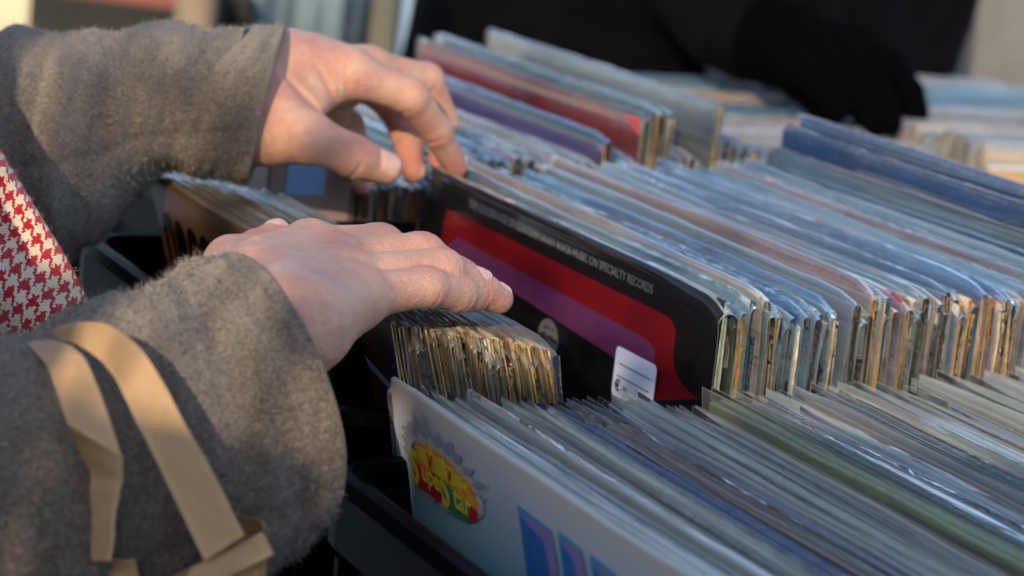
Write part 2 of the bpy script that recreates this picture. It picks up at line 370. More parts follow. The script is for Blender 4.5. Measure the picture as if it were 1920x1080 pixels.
# art on the left face of the gold album (local x = -t/2 side)
def flat(name,pts,mat,parent,x,thick=.00012):
    """flat printed shape on the -X face: pts = (y,z)"""
    n=len(pts); V=[(x,p[0],p[1]) for p in pts]+[(x+thick,p[0],p[1]) for p in pts]
    Fc=[list(range(n))[::-1],list(range(n,2*n))]+[[i,(i+1)%n,(i+1)%n+n,i+n] for i in range(n)]
    o=mesh(name,V,Fc,[mat],None,parent,False); return o
def text_mesh(name,body,size,mat,parent,origin,xdir,ydir,sx=1.0,extr=.00005,shear=0,offset=0.0,space=1.0):
    cu=bpy.data.curves.new(name,'FONT'); cu.body=body; cu.size=size; cu.extrude=extr; cu.shear=shear; cu.offset=offset; cu.space_character=space; cu.resolution_u=3
    to=bpy.data.objects.new(name+'_tmp',cu); COL.objects.link(to)
    dg=bpy.context.evaluated_depsgraph_get(); me=bpy.data.meshes.new_from_object(to.evaluated_get(dg)); bpy.data.objects.remove(to)
    X=Vector(xdir).normalized()*sx; Yv=Vector(ydir).normalized(); Zv=Vector(xdir).normalized().cross(Yv)
    for v in me.vertices:
        c=v.co.copy(); v.co=Vector(origin)+X*c.x+Yv*c.y+Zv*c.z
    me.materials.clear(); me.materials.append(mat)
    o=bpy.data.objects.new(name,me); COL.objects.link(o); o.parent=parent; return o
def jk(root): return [c for c in root.children if c.name.startswith('jacket')][0]
H=LL
j0=jk(A0); xf=-.0016-.0004
flat('purple_diamond',[(-.001,H-.006),(.018,H-.036),(.03,H-.06),(.016,H-.09),(-.001,H-.08)][::-1],MT['purd'],j0,xf-.0004)
flat('blue_ray',[(.034,H-.026),(.003,H-.034),(.004,H-.037),(.030,H-.031)][::-1],MT['bluel'],j0,xf-.0007)
rr=np.random.RandomState(5)
for k in range(14):
    y=.305-k*.0195; w=.0155+rr.rand()*.003; top=H-.0165-.0015*rr.rand(); hh=.10
    pts=[(y,top-hh),(y,top-.008),(y-w*.15,top-.003),(y-w*.5,top),(y-w*.85,top-.003),(y-w,top-.008),(y-w,top-hh)]
    if k%3!=1: pts+= [(y-w*.68,top-hh),(y-w*.68,top-.012),(y-w*.5,top-.008),(y-w*.32,top-.012),(y-w*.32,top-hh)]
    flat('cover_lettering',pts,MT['black'],j0,xf-.0004)

# ---- middle row, black album with red and purple art
rs=np.random.RandomState(21)
B0=album(-.001,-.001,.008,rad(1.0),0,rs,PAL['black'],EDG['mint'],t=.0036,label='black album with red and purple cover art pulled forward between the two hands',
   h=.0022,round_near=.006,mats=[MT['blackcard'],MT['kraft']],dip=.02,rag=.0006,gap=.0028,fmat=MT['filmC'],tint=(.6,.66,.7))
jb=jk(B0); x=-.0018-.0003; zt=.008
def L_(p): return (p[0]+.001,p[1]-zt+LL)     # world (y,z) -> album local
def arc(c,r,a0,a1,n=6): return [(c[0]+r*math.cos(math.radians(a)),c[1]+r*math.sin(math.radians(a))) for a in np.linspace(a0,a1,n)]
# (y,z) with y decreasing towards the viewer's right
red=[(.289,-.011),(.046,-.011)]+[(.040-.000,-.0125),(.0365,-.016)]+[(.036,-.028),(.034,-.034),(.028,-.039),(.018,-.042),(.010,-.043),(.010,-.13),(.300,-.13),(.300,-.05),(.294,-.035)]
flat('red_panel',[L_(p) for p in red],MT['redp'],jb,x)
pur=[(.273,-.0245),(.064,-.0270),(.057,-.0280),(.0525,-.031),(.052,-.036),(.052,-.12),(.288,-.12),(.286,-.034)]
flat('purple_band',[L_(p) for p in pur],MT['purp'],jb,x-.0002)
blk=[(.287,-.0335),(.0705,-.0455),(.0705,-.115),(.287,-.115)]
flat('black_panel',[L_(p) for p in blk],MT['blackcard'],jb,x-.0004)
c0=(.157,-.0535)
em=flat('emblem',[L_(p) for p in arc(c0,.0112,0,354,40)[::-1]],MT['whitep'],jb,x-.0006)
def jtext(name,body,size,mat,par,y,z,xx,sx=1,off=0,sp=1,sh=0,rot=0):
    a=math.radians(rot)
    p=L_((y,z)); return text_mesh(name,body,size,mat,par,(xx,p[0],p[1]),(0,-math.cos(a),math.sin(a)),(0,math.sin(a),math.cos(a)),sx=sx,offset=off,space=sp,shear=sh)
rk=np.random.RandomState(12)
for (ra,rb,n_) in ((-.0085,.0005,9),(-.0045,-.0035,5),(.0045,.0055,4)):
    for q_ in range(n_):
        yy=c0[0]+(.0072 if n_==9 else .0045)-(.0150 if n_==9 else .0090)*q_/(n_-1); zz=c0[1]+(.0012 if n_==9 else (-.0045 if n_==5 else .0062))+rk.uniform(-.0006,.0006); w=rk.uniform(.0011,.0022); hh=rk.uniform(.0012,.0030 if n_==9 else .0022)
        flat('emblem_mark',[L_((yy,zz+hh*.5)),L_((yy-w*.4,zz+hh*.7)),L_((yy-w,zz+hh*.3)),L_((yy-w*.6,zz-hh*.1)),L_((yy-w*1.1,zz-hh*.6)),L_((yy-w*.2,zz-hh*.5)),L_((yy+w*.1,zz))],MT['ink'],em,x-.0009)
tm=jtext('cover_title','THE GOLDEN AGE OF CONTEMPORARY ROCK MUSIC ON SPECIALTY RECORDS',.0066,MT['whitep'],jb,.262,-.0038,x-.0002,1)
w=max(v.co.y for v in tm.data.vertices)-min(v.co.y for v in tm.data.vertices)
sc=.201/w; y_0=max(v.co.y for v in tm.data.vertices)
for v in tm.data.vertices: v.co.y=y_0-(y_0-v.co.y)*sc
# price label
ly0,ly1,lz0,lz1=.081,.042,-.0355,-.0615
def rrect(y0,y1,z1,z0,r=.003):
    P=[]
    for (cy_,cz_,a0) in ((y1+r,z1-r,90),(y1+r,z0+r,180),(y0-r,z0+r,270),(y0-r,z1-r,0)):
        P+=[(cy_+r*math.cos(rad(a)),cz_+r*math.sin(rad(a))) for a in np.linspace(a0,a0+90,5)]
    return P
xs=-.0066
st=flat('price_sticker',[L_(p) for p in rrect(ly0,ly1,lz0,lz1)],MT['label'],B0,xs)
def bar(name,y0,y1,z,th,par,xx,mat): flat(name,[L_((y0,z)),L_((y1,z)),L_((y1,z-th)),L_((y0,z-th))],mat,par,xx)
bar('ruled_line',.0765,.0465,-.0435,.0005,st,xs-.0002,MT['ink']); bar('ruled_line',.0775,.0465,-.0500,.0005,st,xs-.0002,MT['ink'])
bar('ruled_line',.0585,.0581,-.0519,.008,st,xs-.0002,MT['ink'])
jtext('euro_sign','€',.0080,MT['ink'],st,.0785,-.0578,xs-.0003,off=.0002)
jtext('handwritten_price','10,-',.0054,MT['ink'],st,.0712,-.0574,xs-.0003,.85,rot=-4)

# ---- middle row, bunches to the right of the black album
rs=np.random.RandomState(31)
edges=['mint','ochre','ink','kraft','kraft','dun','ink','dun','white','white','rose','pale','ash','ash','mint','pale','dun']
cols=['sky','teal','sky','silver','slate','sky','white','sky','silver','blue','sky','mint','teal','silver','grey','teal','black']
xsB=np.concatenate([np.linspace(.0062,.062,14),np.linspace(.0725,.139,16),np.linspace(.1450,.229,18)])
for i,xx in enumerate(xsB):
    c=cols[i] if i<14 else rs.choice(['sky','silver','white','lilac','grey','slate','peach','pink','blue','teal','black','cream','maroon'])
    e=edges[i] if i<14 else rs.choice(['kraft','kraft','ochre','pale','dun','ash','rust','white','rose','kraft'])
    g=0 if i<14 else (1 if i<30 else 2)
    zz=.003+rs.uniform(-.0055,.0055)+(.004 if g else 0)+.10*max(0,xx-.1)*.35
    if i in (2,3): zz+=.004
    places=['in the first bunch right of the black album','in the second bunch right of the black album','in the third bunch right of the black album']
    k=i-(0,14,30)[g]
    album(xx,rs.uniform(-.004,.003),zz,rad(2.5*(1-.2*g)+rs.uniform(-.7,.7)),rad(rs.uniform(-.7,.7)),rs,PAL[c],EDG[e],t=rs.uniform(.0026,.0040),
      label=f'{c} record, {ordn(k)} {places[g]}',group='records standing in the middle row',h=rs.uniform(.001,.006),
      round_near=.002+.006*rs.rand(),y0=-.002-.004*rs.rand(),rag=.0013,dip=.012)
for i,(xx,zz,c,lab) in enumerate([(.2405,.026,'sky','pale grey blue record just left of the two tall deep blue records'),(.2475,.040,'blue','shorter of the two tall deep blue records at the right edge'),(.2600,.047,'blue','taller deep blue record at the far right of the middle row'),(.236,.016,'silver','pale silver record, second to the left of the tall blue records')]):
    album(xx,.0,zz,rad(2.0),0,rs,PAL[c],EDG['kraft'],t=.0035,label=lab,group='records standing in the middle row',h=.003,round_near=.004,fmat=MT['filmS'])

# ---- front row
rs=np.random.RandomState(41)
nF=74
front=['white']+'mint white mint white silver cream white silver white grey cream white silver white blue peach peach pink tan lilac purple silver white white slate white maroon silver cream slate sky cream olive white mint white teal navy silver pink silver sky white peach slate silver teal sky white black lilac silver pink white slate teal silver lilac cream white sky slate silver mint peach silver white navy sky silver'.split()
xF=[-.1885]+list(-.178+.0*np.arange(0))
x_=-.1800; 
for i in range(1,nF):
    xF.append(x_); x_+= (.0060 if i<8 else .0047)+rs.uniform(-.0005,.0006)
for i in range(nF):
    c=front[i] if i<len(front) else rs.choice(['silver','slate','lilac','teal','grey','sky','peach','white','black','cream'])
    zt=-.0225-.0145*min(1,i/14.)+.008*max(0,(i-36)/30)+rs.uniform(-.0045,.0045)
    if i==0: zt=-.0165
    if 'olive'==c: zt+=.0065
    if i in (15,37,38): zt+=.003
    if 'olive'!=c: zt=min(zt,-.0235+.008*max(0,(i-36)/30)+.0015) if abs(i-33)<5 else zt
    op= i>0 and (i>9 or i%3==2)
    lab=('white album with a jagged colourful badge and blue letters in the front row' if i==0 else
      f'{c} record {ordn(i-1)} behind the front row white album with the badge')
    r=album(xF[i],-.031-LL+rs.uniform(-.003,.003),zt,rad(12.5-6*min(1,i/60)+rs.uniform(-.5,.5)),rad(rs.uniform(-.5,.5)+(0 if i==0 else (.4 if i<8 else 0))),rs,PAL[c],EDG['pale'],
       t=rs.uniform(.0022,.0036),label=lab,group=None if i==0 else 'records standing in the front row',closed=not op,h=rs.uniform(.0025,.0075) if op else rs.uniform(.0012,.003),
       fmat=MT['filmF2'] if c in ('olive','peach','pink','blue','teal','navy','maroon','purple','tan','lilac') else MT['filmF'],flare=rs.uniform(-.001,.004) if op else 0,y0=-.003,ins=False,mats=[MT['stripe'],MT['kraft']] if i==0 else None,nofilm=i==0,tint=[(.84,.88,.82),(.94,.93,.88),(.92,.86,.76),(.76,.84,.84)][rs.randint(4)])
    if i==0: W0=r
# art of the white album
jw=jk(W0); xw=-.0022-.0002
def FW(y,z): return (y+.031+LL,LL-(-.0165-z)/math.cos(rad(12.5)))
def BT(y,z): return (-.0785+(y+.084)*1.06,-.0450+(z+.050)*1.12)
def fl(name,pts,mat,k,par=None):
    if name.startswith('badge'): pts=[BT(*p) for p in pts]
    else: pts=[(p[0]+.003,p[1]) for p in pts]
    return flat(name,[FW(*p) for p in pts],mat,par or jw,xw-.0002*k)
cb=(-.0840,-.0500)
rj=np.random.RandomState(4)
def burst(cy_,cz_,ry,rz,n,jag,rs_,tilt=.10):
    P=[]
    for k in range(n):
        a=2*math.pi*k/n; f=1+(jag if k%2 else -jag*.6)*(.1+1.3*rs_.rand())*(1.3 if .2<a<2.2 else .35)+.05*math.sin(3*a+1)
        P.append((cy_-ry*f*math.cos(a),cz_+rz*f*math.sin(a)+tilt*ry*f*math.cos(a)))
    return P
fl('badge_outline',burst(cb[0]+.001,cb[1]+.0022,.0350,.0145,44,.20,rj,-.02),MT['grey'],0); fl('badge_glow',burst(cb[0],cb[1]-.0002,.0325,.0118,44,.12,rj,-.02),MT['glow'],1)
fl('badge_flame',burst(cb[0],cb[1],.0292,.0094,48,.09,rj,-.02),MT['ora'],2)
fl('badge_yellow',burst(cb[0]+.002,cb[1]+.0035,.022,.0036,30,.20,rj,-.02),MT['yel'],3)
fl('badge_red',[(-.0570,-.0530),(-.0580,-.0580),(-.064,-.0605),(-.071,-.0602),(-.078,-.0612),(-.0835,-.0590),(-.0832,-.0500),(-.070,-.0505)],MT['redp'],4)
fl('badge_green',[(-.0835,-.0590),(-.092,-.0612),(-.099,-.0608),(-.105,-.0600),(-.1075,-.054),(-.100,-.0515),(-.0835,-.0510)],MT['grn'],4)
fl('badge_red',[(-.1065,-.0595),(-.111,-.0575),(-.1145,-.0530),(-.1080,-.0525)],MT['redp'],5)
def wt(name,body,size,mat,y,z,k,sx=1,off=.0002,rot=0):
    p=FW(*BT(y,z)); a=rad(rot); size*=1.12; return text_mesh(name,body,size,mat,jw,(xw-.0002*k,p[0],p[1]),(0,-math.cos(a),math.sin(a)),(0,math.sin(a),math.cos(a)),sx=sx,offset=off)
wt('badge_flame_mark','V',.0085,MT['redp'],-.0720,-.0490,6,1.0,.0003); wt('badge_flame_mark','V',.006,MT['redp'],-.0900,-.0480,6,1.0,.0002)
wt('badge_flame_mark','A',.006,MT['purd'],-.0585,-.0470,6,1.0,.0001)
wt('badge_lettering','S',.0190,MT['yel'],-.0570,-.0590,7,.72,.0007); wt('badge_lettering','uper',.0108,MT['yel'],-.0665,-.0555,7,.95,.0003)
wt('badge_lettering','S',.0195,MT['yel'],-.0840,-.0595,7,.72,.0006); wt('badge_lettering','tar',.0125,MT['yel'],-.0945,-.0570,7,.95,.0003)
for (ya,yb,za,zb_,yc) in ((-.1480,-.1745,-.0335,-.0345,-.178),(-.1800,-.1975,-.0325,-.0335,-.203),(-.2040,-.2300,-.0330,-.0345,-.238)):
    fl('blue_letter',[(ya,za),(yb,zb_),(yb-.003,zb_-.010),(yc-.004,-.10),(ya-.009,-.10)],MT['Wcy'],1)
    fl('blue_letter',[(ya-.0025,za-.0022),(yb+.0002,zb_-.0002),(yb-.003,zb_-.010),(yc-.004,-.10),(ya-.0125,-.10)],MT['Wpu'],2)
    fl('blue_letter',[(ya-.0025,za-.0035),(yb+.006,zb_-.0060),(yb+.0028,zb_-.015),(yc,-.10),(ya-.012,-.10)],MT['Wbl'],3)
# ---- back row
rs=np.random.RandomState(51)
X3=list(np.linspace(-.036,.016,12))+list(np.linspace(.024,.205,40))
for i,xx in enumerate(X3):
    zz=-.012+rs.uniform(-.003,.003) if xx<.02 else .006+.02*max(0,xx-.05)+rs.uniform(-.005,.004)
    c=rs.choice(['silver','lilac','sky','white','grey','peach','slate','cream'])
    e=rs.choice(['ochre','kraft','ochre','dun','pale','kraft','white']); tt=rs.uniform(.0022,.0034); lab=None
    lab=f'{c} record with {e} card edge, {ordn(i)} from the left in the back row'
    if 35<=i<=36: zz=.020; c='purple'; e='ochre'; lab='purple record standing tall, '+('left' if i==35 else 'right')+' one of two in the back row'
    if 41<=i<=45: zz=.038+(.002 if i in(43,45) else 0); c='red' if i==41 else 'cream'; e='ochre' if i==43 else 'pale'; lab=('dark red record standing tall in the back row' if i==41 else f'{c} record standing tall, {ordn(i-42)} behind the dark red one in the back row')
    album(xx,.345+rs.uniform(-.003,.003),zz,rad(2+rs.uniform(-1,1)),rad(rs.uniform(-.8,.8)),rs,PAL[c],EDG[e],t=tt,label=lab,group='records standing in the back row',
       h=rs.uniform(.002,.006),round_near=.003,fmat=MT['filmS'] if 35<=i<=36 or 41<=i<=45 else None)
album(.214,.345,.048,rad(1),0,rs,(.60,.65,.68),EDG['pale'],t=.0045,fmat=MT['filmS'],label='large pale grey record standing tallest in the back row',h=.003,group='records standing in the back row')
for i,xx in enumerate([.222,.228,.236,.246,.256]):
    album(xx,.345,.022-.001*i,rad(-6-i),rad(-1),rs,PAL[['tan','cream','grey','tan','brown'][i]],EDG['pale'],t=.003,h=.003,group='records standing in the back row',
     label=f'{["tan","cream","grey","tan","brown"][i]} record leaning right, {ordn(i)} beyond the large pale grey record')
# ---- side table, records with their covers towards the camera
rs=np.random.RandomState(61)
for col_,(x0,x1,n,ya,yb,zb) in enumerate([(.303,.618,20,.605,.96,-.026),(.632,.947,28,.565,.98,-.012),(.961,1.276,12,.60,.98,-.02)]):
    for i in range(n):
        yy=ya+(yb-ya)*i/(n-1); c=rs.choice(['silver','white','grey','cream','slate','mint','silver'])
        if col_==0: c=['slate','silver','white','grey','silver','slate','white','grey','slate','silver'][i%10]
        if col_>0 and i in(15,16): c='blue'
        album(x1,yy,zb+rs.uniform(-.006,.006)+(.012 if c=='blue' else 0),rad(0),rad(rs.uniform(-.5,.5)),rs,PAL[c],EDG['pale'],t=rs.uniform(.003,.006),rz=rad(90),ins=False,
          label=f'blurred {c} record, {ordn(i)} from the front in the {["left","middle","right"][col_]} stack on the side table',group='records on the side table behind',h=.004)

# ------------------------------------------------------------------ crates, boxes, tables
def rr_loop(x0,x1,y0,y1,r,n=6):
    P=[]
    for (px,py,a0) in ((x1-r,y1-r,0),(x0+r,y1-r,90),(x0+r,y0+r,180),(x1-r,y0+r,270)):
        P+=[(px+r*math.cos(rad(a)),py+r*math.sin(rad(a))) for a in np.linspace(a0,a0+90,n)]
    return P
def crate(label,x0,x1,y0,y1,zr,zb,group='black plastic record crates',r=.022):
    root=empty('plastic_crate',((x0+x1)/2,(y0+y1)/2,zb)); tag(root,label,'crate',group)
    ox,oy=(x0+x1)/2,(y0+y1)/2
    b=MB(); h=zr-zb
    rings=[]
    for (off,z) in ((.000,0),(.004,0),(.004,h-.034),(.010,h-.030),(.010,h-.006),(.007,h-.001),(.003,h),(-.001,h-.001),(-.002,h-.005),(-.002,.006)):
        rings.append([(x-ox,y-oy,z) for x,y in rr_loop(x0-off,x1+off,y0-off,y1+off,r+off)])
    b.grid(np.array(rings),cv=True,flip=True); n=len(rings[0])
    b.add(rings[-1],[list(range(n))]); 
    b.build('crate_shell',[MT['black']],root,smooth=False)
    # ribs and recessed slots on the long sides
    b=MB()
    nx=max(3,int((x1-x0)/.07)); 
    for i in range(nx+1):
        x=x0-ox+.02+(x1-x0-.04)*i/nx
        for sy in (y0-oy-.0095,y1-oy+.0045): b.box(x-.002,x+.002,sy,sy+.005,.01,h-.033)
    ny=4
    for i in range(ny+1):
        y=y0-oy+.025+(y1-y0-.05)*i/ny
        for sx in (x0-ox-.0095,x1-ox+.0045): b.box(sx,sx+.005,y-.002,y+.002,.01,h-.033)
    for z in (h*.30,h*.62,h-.062):
        b.box(x0-ox-.0085,x0-ox-.0045,y0-oy+.02,y1-oy-.02,z,z+.004); b.box(x0-ox+.02,x1-ox-.02,y0-oy-.0085,y0-oy-.0045,z,z+.004)
    b.build('rib',[MT['black']],root)
    return root
crate('black plastic crate with a rounded rim holding the front row of records',-.212,.205,-.362,-.018-.022,-.050,-.345)
crate('black plastic crate holding the bunch under the near hand and the black album',-.203,.300,-.0065+.0,.329,-.037,-.345)
crate('black plastic crate holding the back row of records',-.125,.285,.340,.672,-.030,-.345)
crate('black plastic crate on the side table beneath the left stack of blurred records',.302,.610,.590,.968,-.085,-.345)
def table(label,x0,x1,y0,y1,z,mat,zg=-1.09):
    root=empty('market_table',((x0+x1)/2,(y0+y1)/2,zg)); tag(root,label,'table','trestle tables of the market')
    hx,hy=(x1-x0)/2,(y1-y0)/2; h=z-zg
    b=MB(); b.box(-hx,hx,-hy,hy,h-.02,h,b=.004); b.build('tabletop',[mat],root)
    for sx in (-1,1):
        for sy in (-1,1):
            b=MB(); b.box(sx*(hx-.06)-.02,sx*(hx-.06)+.02,sy*(hy-.05)-.02,sy*(hy-.05)+.02,.0,h-.021,b=.003); b.build('leg',[mat],root)
    # cloth skirt with folds
    P=rr_loop(-hx-.006,hx+.006,-hy-.006,hy+.006,.01,3); Q=[]
    for i in range(len(P)):
        a,c=np.array(P[i]),np.array(P[(i+1)%len(P)]); m=max(1,int(np.linalg.norm(c-a)/.03))
        Q+=[a+(c-a)*k/m for k in range(m)]
    G=np.zeros((6,len(Q),3)); 
    for k,zz in enumerate(np.linspace(h-.004,.06,6)):
        for i,q in enumerate(Q):
            f=1+ (k/5)*.03*math.sin(i*1.3)+k/5*.02*math.sin(i*.5); G[k,i]=(q[0]*f,q[1]*f,zz)
    b=MB(); b.grid(G,cv=True,flip=False); b.build('cloth_skirt',[MT['dark_cloth']],root,smooth=True)
    return root
MT['dark_cloth']=m_plain('dark_table_cloth',(.014,.013,.013),.9,30,.3,.4,300)
table('long market table with a dark cloth under the three crates of records',-.26,.30,-.42,.70,-.347,MT['dark_cloth'])
table('side table with a dark cloth beyond the tall blue records',.305,1.36,.48,1.02,-.347,MT['dark_cloth'])
MT['card']=m_plain('tan_cardboard',(.42,.27,.13),.85,14,.12,.3,200)
MT['mauve']=m_plain('mauve_card',(.27,.20,.19),.6,25,.15)
MT['cream']=m_plain('cream_card',(.62,.55,.36),.7,8,.1)
MT['bluelab']=m_plain('sky_blue_label',(.22,.46,.85),.5,40,.08)
def open_box(label,x0,x1,y0,y1,zt,zb,mat,name='cardboard_box',rim=None):
    root=empty(name,((x0+x1)/2,(y0+y1)/2,zb)); tag(root,label,'box'); hx,hy,h=(x1-x0)/2,(y1-y0)/2,zt-zb; w=.004
    for (a,b_,c,d) in ((-hx,hx,-hy,-hy+w),(-hx,hx,hy-w,hy),(-hx,-hx+w,-hy+w,hy-w),(hx-w,hx,-hy+w,hy-w)):
        b=MB(); b.box(a,b_,c,d,0,h-(.11 if (b_-a)<.1 and a<0 and rim else 0),b=.0012); b.build('side_panel',[mat],root)
        if rim and b_-a>.1 and c<0: b=MB(); b.box(a+.0004,b_-.0004,c-.0006,d+.0006,h+.0003,h+.0035); b.build('rim_tape',[rim],root)
    b=MB(); b.box(-hx+w,hx-w,-hy+w,hy-w,.0005,.004); b.build('base_panel',[mat],root); return root
pz=ony(1850,318,.545)[2]
open_box('tan cardboard box with a white taped rim beyond the tall blue records',.622,.951,.545,1.0,pz,-.345,MT['card'],rim=MT['whitep'])
open_box('tan cardboard box at the right end of the side table',.957,1.29,.55,1.0,pz-.01,-.345,MT['card'])
# mauve box standing at the left end of the back row
a_=ony(505,306,.3445); b_=ony(661,352,.3445)
r=empty('storage_box',(a_[0],.3445,-.343)); tag(r,'mauve card box with a sky blue label behind the thumb of the far hand','box')
b=MB(); b.box(0,b_[0]-a_[0],0,.28,0,a_[2]+.343+.006,b=.0015); bx=b.build('box_body',[MT['mauve']],r)
l0=ony(541,300,.344); l1=ony(606,366,.344)
b=MB(); b.box(l0[0]-a_[0],l1[0]-a_[0],-.0007,-.0001,l1[2]+.343,l0[2]+.343+.004); lb=b.build('price_label',[MT['bluelab']],r)
b=MB()
for k in range(3): b.box(l0[0]-a_[0]+.004,l1[0]-a_[0]-.004-.003*k,-.0010,-.0008,l1[2]+.343+.007+.006*k,l1[2]+.343+.0078+.006*k)
b.build('pen_stroke',[MT['bluel']],lb)
# ------------------------------------------------------------------ ground and background
t=NT('stone_paving'); v=t.coord(); br=t.n('ShaderNodeTexBrick'); t.l(v,br.inputs['Vector']); br.inputs['Scale'].default_value=1.6
br.inputs['Color1'].default_value=(.36,.37,.38,1); br.inputs['Color2'].default_value=(.28,.29,.30,1); br.inputs['Mortar'].default_value=(.12,.12,.12,1); br.inputs['Mortar Size'].default_value=.012
n=t.noise(v,1.3,4); c=t.mix(t.ramp(n,[(.4,0.),(.65,.7)]),br.outputs[0],(.16,.17,.17)); t.bsdf(c,.35,t.bump(t.noise(v,30,4),.3,.004))
b=MB(); b.box(-60,60,-60,90,-1.2,-1.09); g=b.build('ground',[t.m]); g['kind']='structure'
# stall behind on the left
MT['redcloth']=m_plain('rust_red_cloth',(.20,.06,.045),.8,6,.3)
MT['wood']=m_plain('weathered_wood',(.24,.18,.12),.7,12,.3,.4,80)
MT['tarp']=m_plain('pale_blue_tarpaulin',(.15,.21,.25),.45,3.5,.7,.8,9)
MT['panelg']=m_plain('grey_painted_board',(.12,.12,.12),.6,20,.15)
def pbox(name,label,cat,u0,v0,u1,v1,d,depth,mat,zb=-1.089,b_=.004,down=None):
    p=at(u0,v0,d); q=at(u1,v1,d); c=(p+q)/2; w=abs(np.dot(q-p,Rm[0])); top=max(p[2],q[2])
    zb=zb if down is None else top-down
    yaw=math.atan2(Rm[0][1],Rm[0][0])
    r=MB(); r.box(-w/2,w/2,0,depth,0,top-zb,b=b_); o=r.build(name,[mat],None,loc=(c[0],c[1],zb)); o.rotation_euler=(0,0,yaw)
    if label: tag(o,label,cat)
    return o
#PART3
sdir=np.array([SUN_DIR.x,SUN_DIR.y]); sdir=sdir/np.linalg.norm(sdir); sper=np.array([-sdir[1],sdir[0]])
o=table('long unseen table with a dark cloth, added to carry cartons that block the sun',-.95,.95,-.22,.22,-.25,MT['dark_cloth'])
cc_=np.array([.02,-.12])+sdir*1.50; o.location.x,o.location.y=cc_[0],cc_[1]; o.rotation_euler[2]=math.atan2(sper[1],sper[0])
for k,(a0,w_,top,nm_) in enumerate([(-.80,.40,.44,'short wide'),(-.4240,.242,.495,'squat square'),(-.2545,.087,.42,'narrow low'),(-.0035,.405,.485,'tall narrow'),(.40,.37,.47,'medium plain'),(.79,.36,.48,'tall square')]):  # unseen cartons, added with uneven tops to shade the low sun
    q=cc_+sper*a0; b=MB(); b.box(-w_/2,w_/2,-.16,.16,0,top+.249,b=.004); b.box(-w_/2+.002,w_/2-.002,-.025,.025,top+.2492,top+.2500)
    o=b.build('sun_block_carton',[MT['card']],None,loc=(q[0],q[1],-.249)); o.rotation_euler=(0,0,math.atan2(sper[1],sper[0])); tag(o,f'{nm_} brown carton added behind the camera to block the sun','box','unseen cartons added to block the sun')

# unseen shrub added beside the cartons so its leaves dapple the low sun
pq=cc_+sper*(-.34)+sdir*.30; pl=empty('dapple_shrub',(pq[0],pq[1],-1.089)); tag(pl,'leafy potted shrub added unseen behind the camera to dapple the sun','plant')
pts=[]
b=MB(); rg=[]
for r_,z in ((.12,0),(.15,.20),(.165,.30),(.175,.30),(.175,.335),(.155,.335),(.15,.29)): rg.append([(r_*math.cos(a),r_*math.sin(a),z) for a in np.linspace(0,2*math.pi,28,endpoint=False)])
b.grid(np.array(rg),cv=True,flip=True); b.add(rg[-1],[list(range(28))]); b.build('pot',[m_plain('terracotta',(.35,.14,.07),.8,30,.2)],pl,smooth=False)
rp=np.random.RandomState(77); b=MB(); tips=[]
def stem(p0,p1,r0,r1):
    p0=np.array(p0);p1=np.array(p1);d=(p1-p0)/np.linalg.norm(p1-p0); u=np.cross(d,[.3,.8,.1]);u/=np.linalg.norm(u);w=np.cross(d,u)
    b.grid(np.array([[p+r_*(math.cos(a)*u+math.sin(a)*w) for a in np.linspace(0,2*math.pi,7,endpoint=False)] for p,r_ in ((p0,r0),((p0+p1)/2+w*.01,(r0+r1)/2),(p1,r1))]),cv=True)
for k in range(16):
    a=rp.rand()*6.28; q=np.array([.05*math.cos(a),.05*math.sin(a),.29]); m_=np.array([.14*math.cos(a),.14*math.sin(a),1.15+.15*rp.rand()]); stem(q,m_,.009,.006)
    e=sper*rp.uniform(-.32,.30); e=np.array([e[0],e[1],rp.uniform(1.55,2.15)])+np.array([rp.randn()*.03,rp.randn()*.03,0]); stem(m_,e,.006,.0025); tips.append((m_,e))
b.build('stem',[MT['wood']],pl,smooth=True)
b=MB()
for m_,e in tips:
    for k in range(11):
        f=rp.uniform(.25,1.05); p=m_+(e-m_)*f+rp.randn(3)*.035; d=nrm(rp.randn(3)); w_=nrm(np.cross(d,rp.randn(3))); l_=rp.uniform(.035,.06); n_=np.cross(d,w_)
        prof=[(0,0),(.25,.30),(.55,.36),(.8,.22),(1,0),(.8,-.22),(.55,-.36),(.25,-.30)]
        V_=[p+d*l_*u+w_*l_*v_*.9+n_*l_*.12*math.sin(u*3) for u,v_ in prof]; b.add(V_+[p+d*l_*.5+n_*l_*.16],[(i_,(i_+1)%8,8) for i_ in range(8)])
b.build('leaves',[m_plain('leaf_green',(.05,.09,.03),.5,40,.3)],pl,smooth=False)
# background stall: rust cloth on a table, dark skirt, post, added pale tarpaulin
st2=pbox('market_stall_table',None,None,20,16,372,16,2.9,.7,MT['dark_cloth'])
tag(st2,'dark draped stall table in the far left background','table')
def on(o,name,u0,u1,d,h,mat,z_off,depth,y_in=.01):
    pass
p0=at(60,16,2.90); yaw0=math.atan2(Rm[0][1],Rm[0][0])
b=MB(); b.box(0,.215,.01,.30,.0125,.045,b=.008); o=b.build('folded_blanket',[MT['redcloth']],None,loc=(p0[0]-.02,p0[1],p0[2]-.012)); o.rotation_euler=(0,0,yaw0); tag(o,'rust red folded blanket on the far left stall table','blanket')
o=pbox('cream_carton',None,None,-80,-60,62,-60,2.0,.25,MT['cream'],down=.30); o.rotation_euler[2]+=.235; tag(o,'cream carton standing behind the grey sleeve at the left edge','box')
o=pbox('carton_table',None,None,-200,230,390,230,1.98,.3,MT['dark_cloth']); tag(o,'low dark table carrying the cream carton','table')
o.location.z=-1.089; 
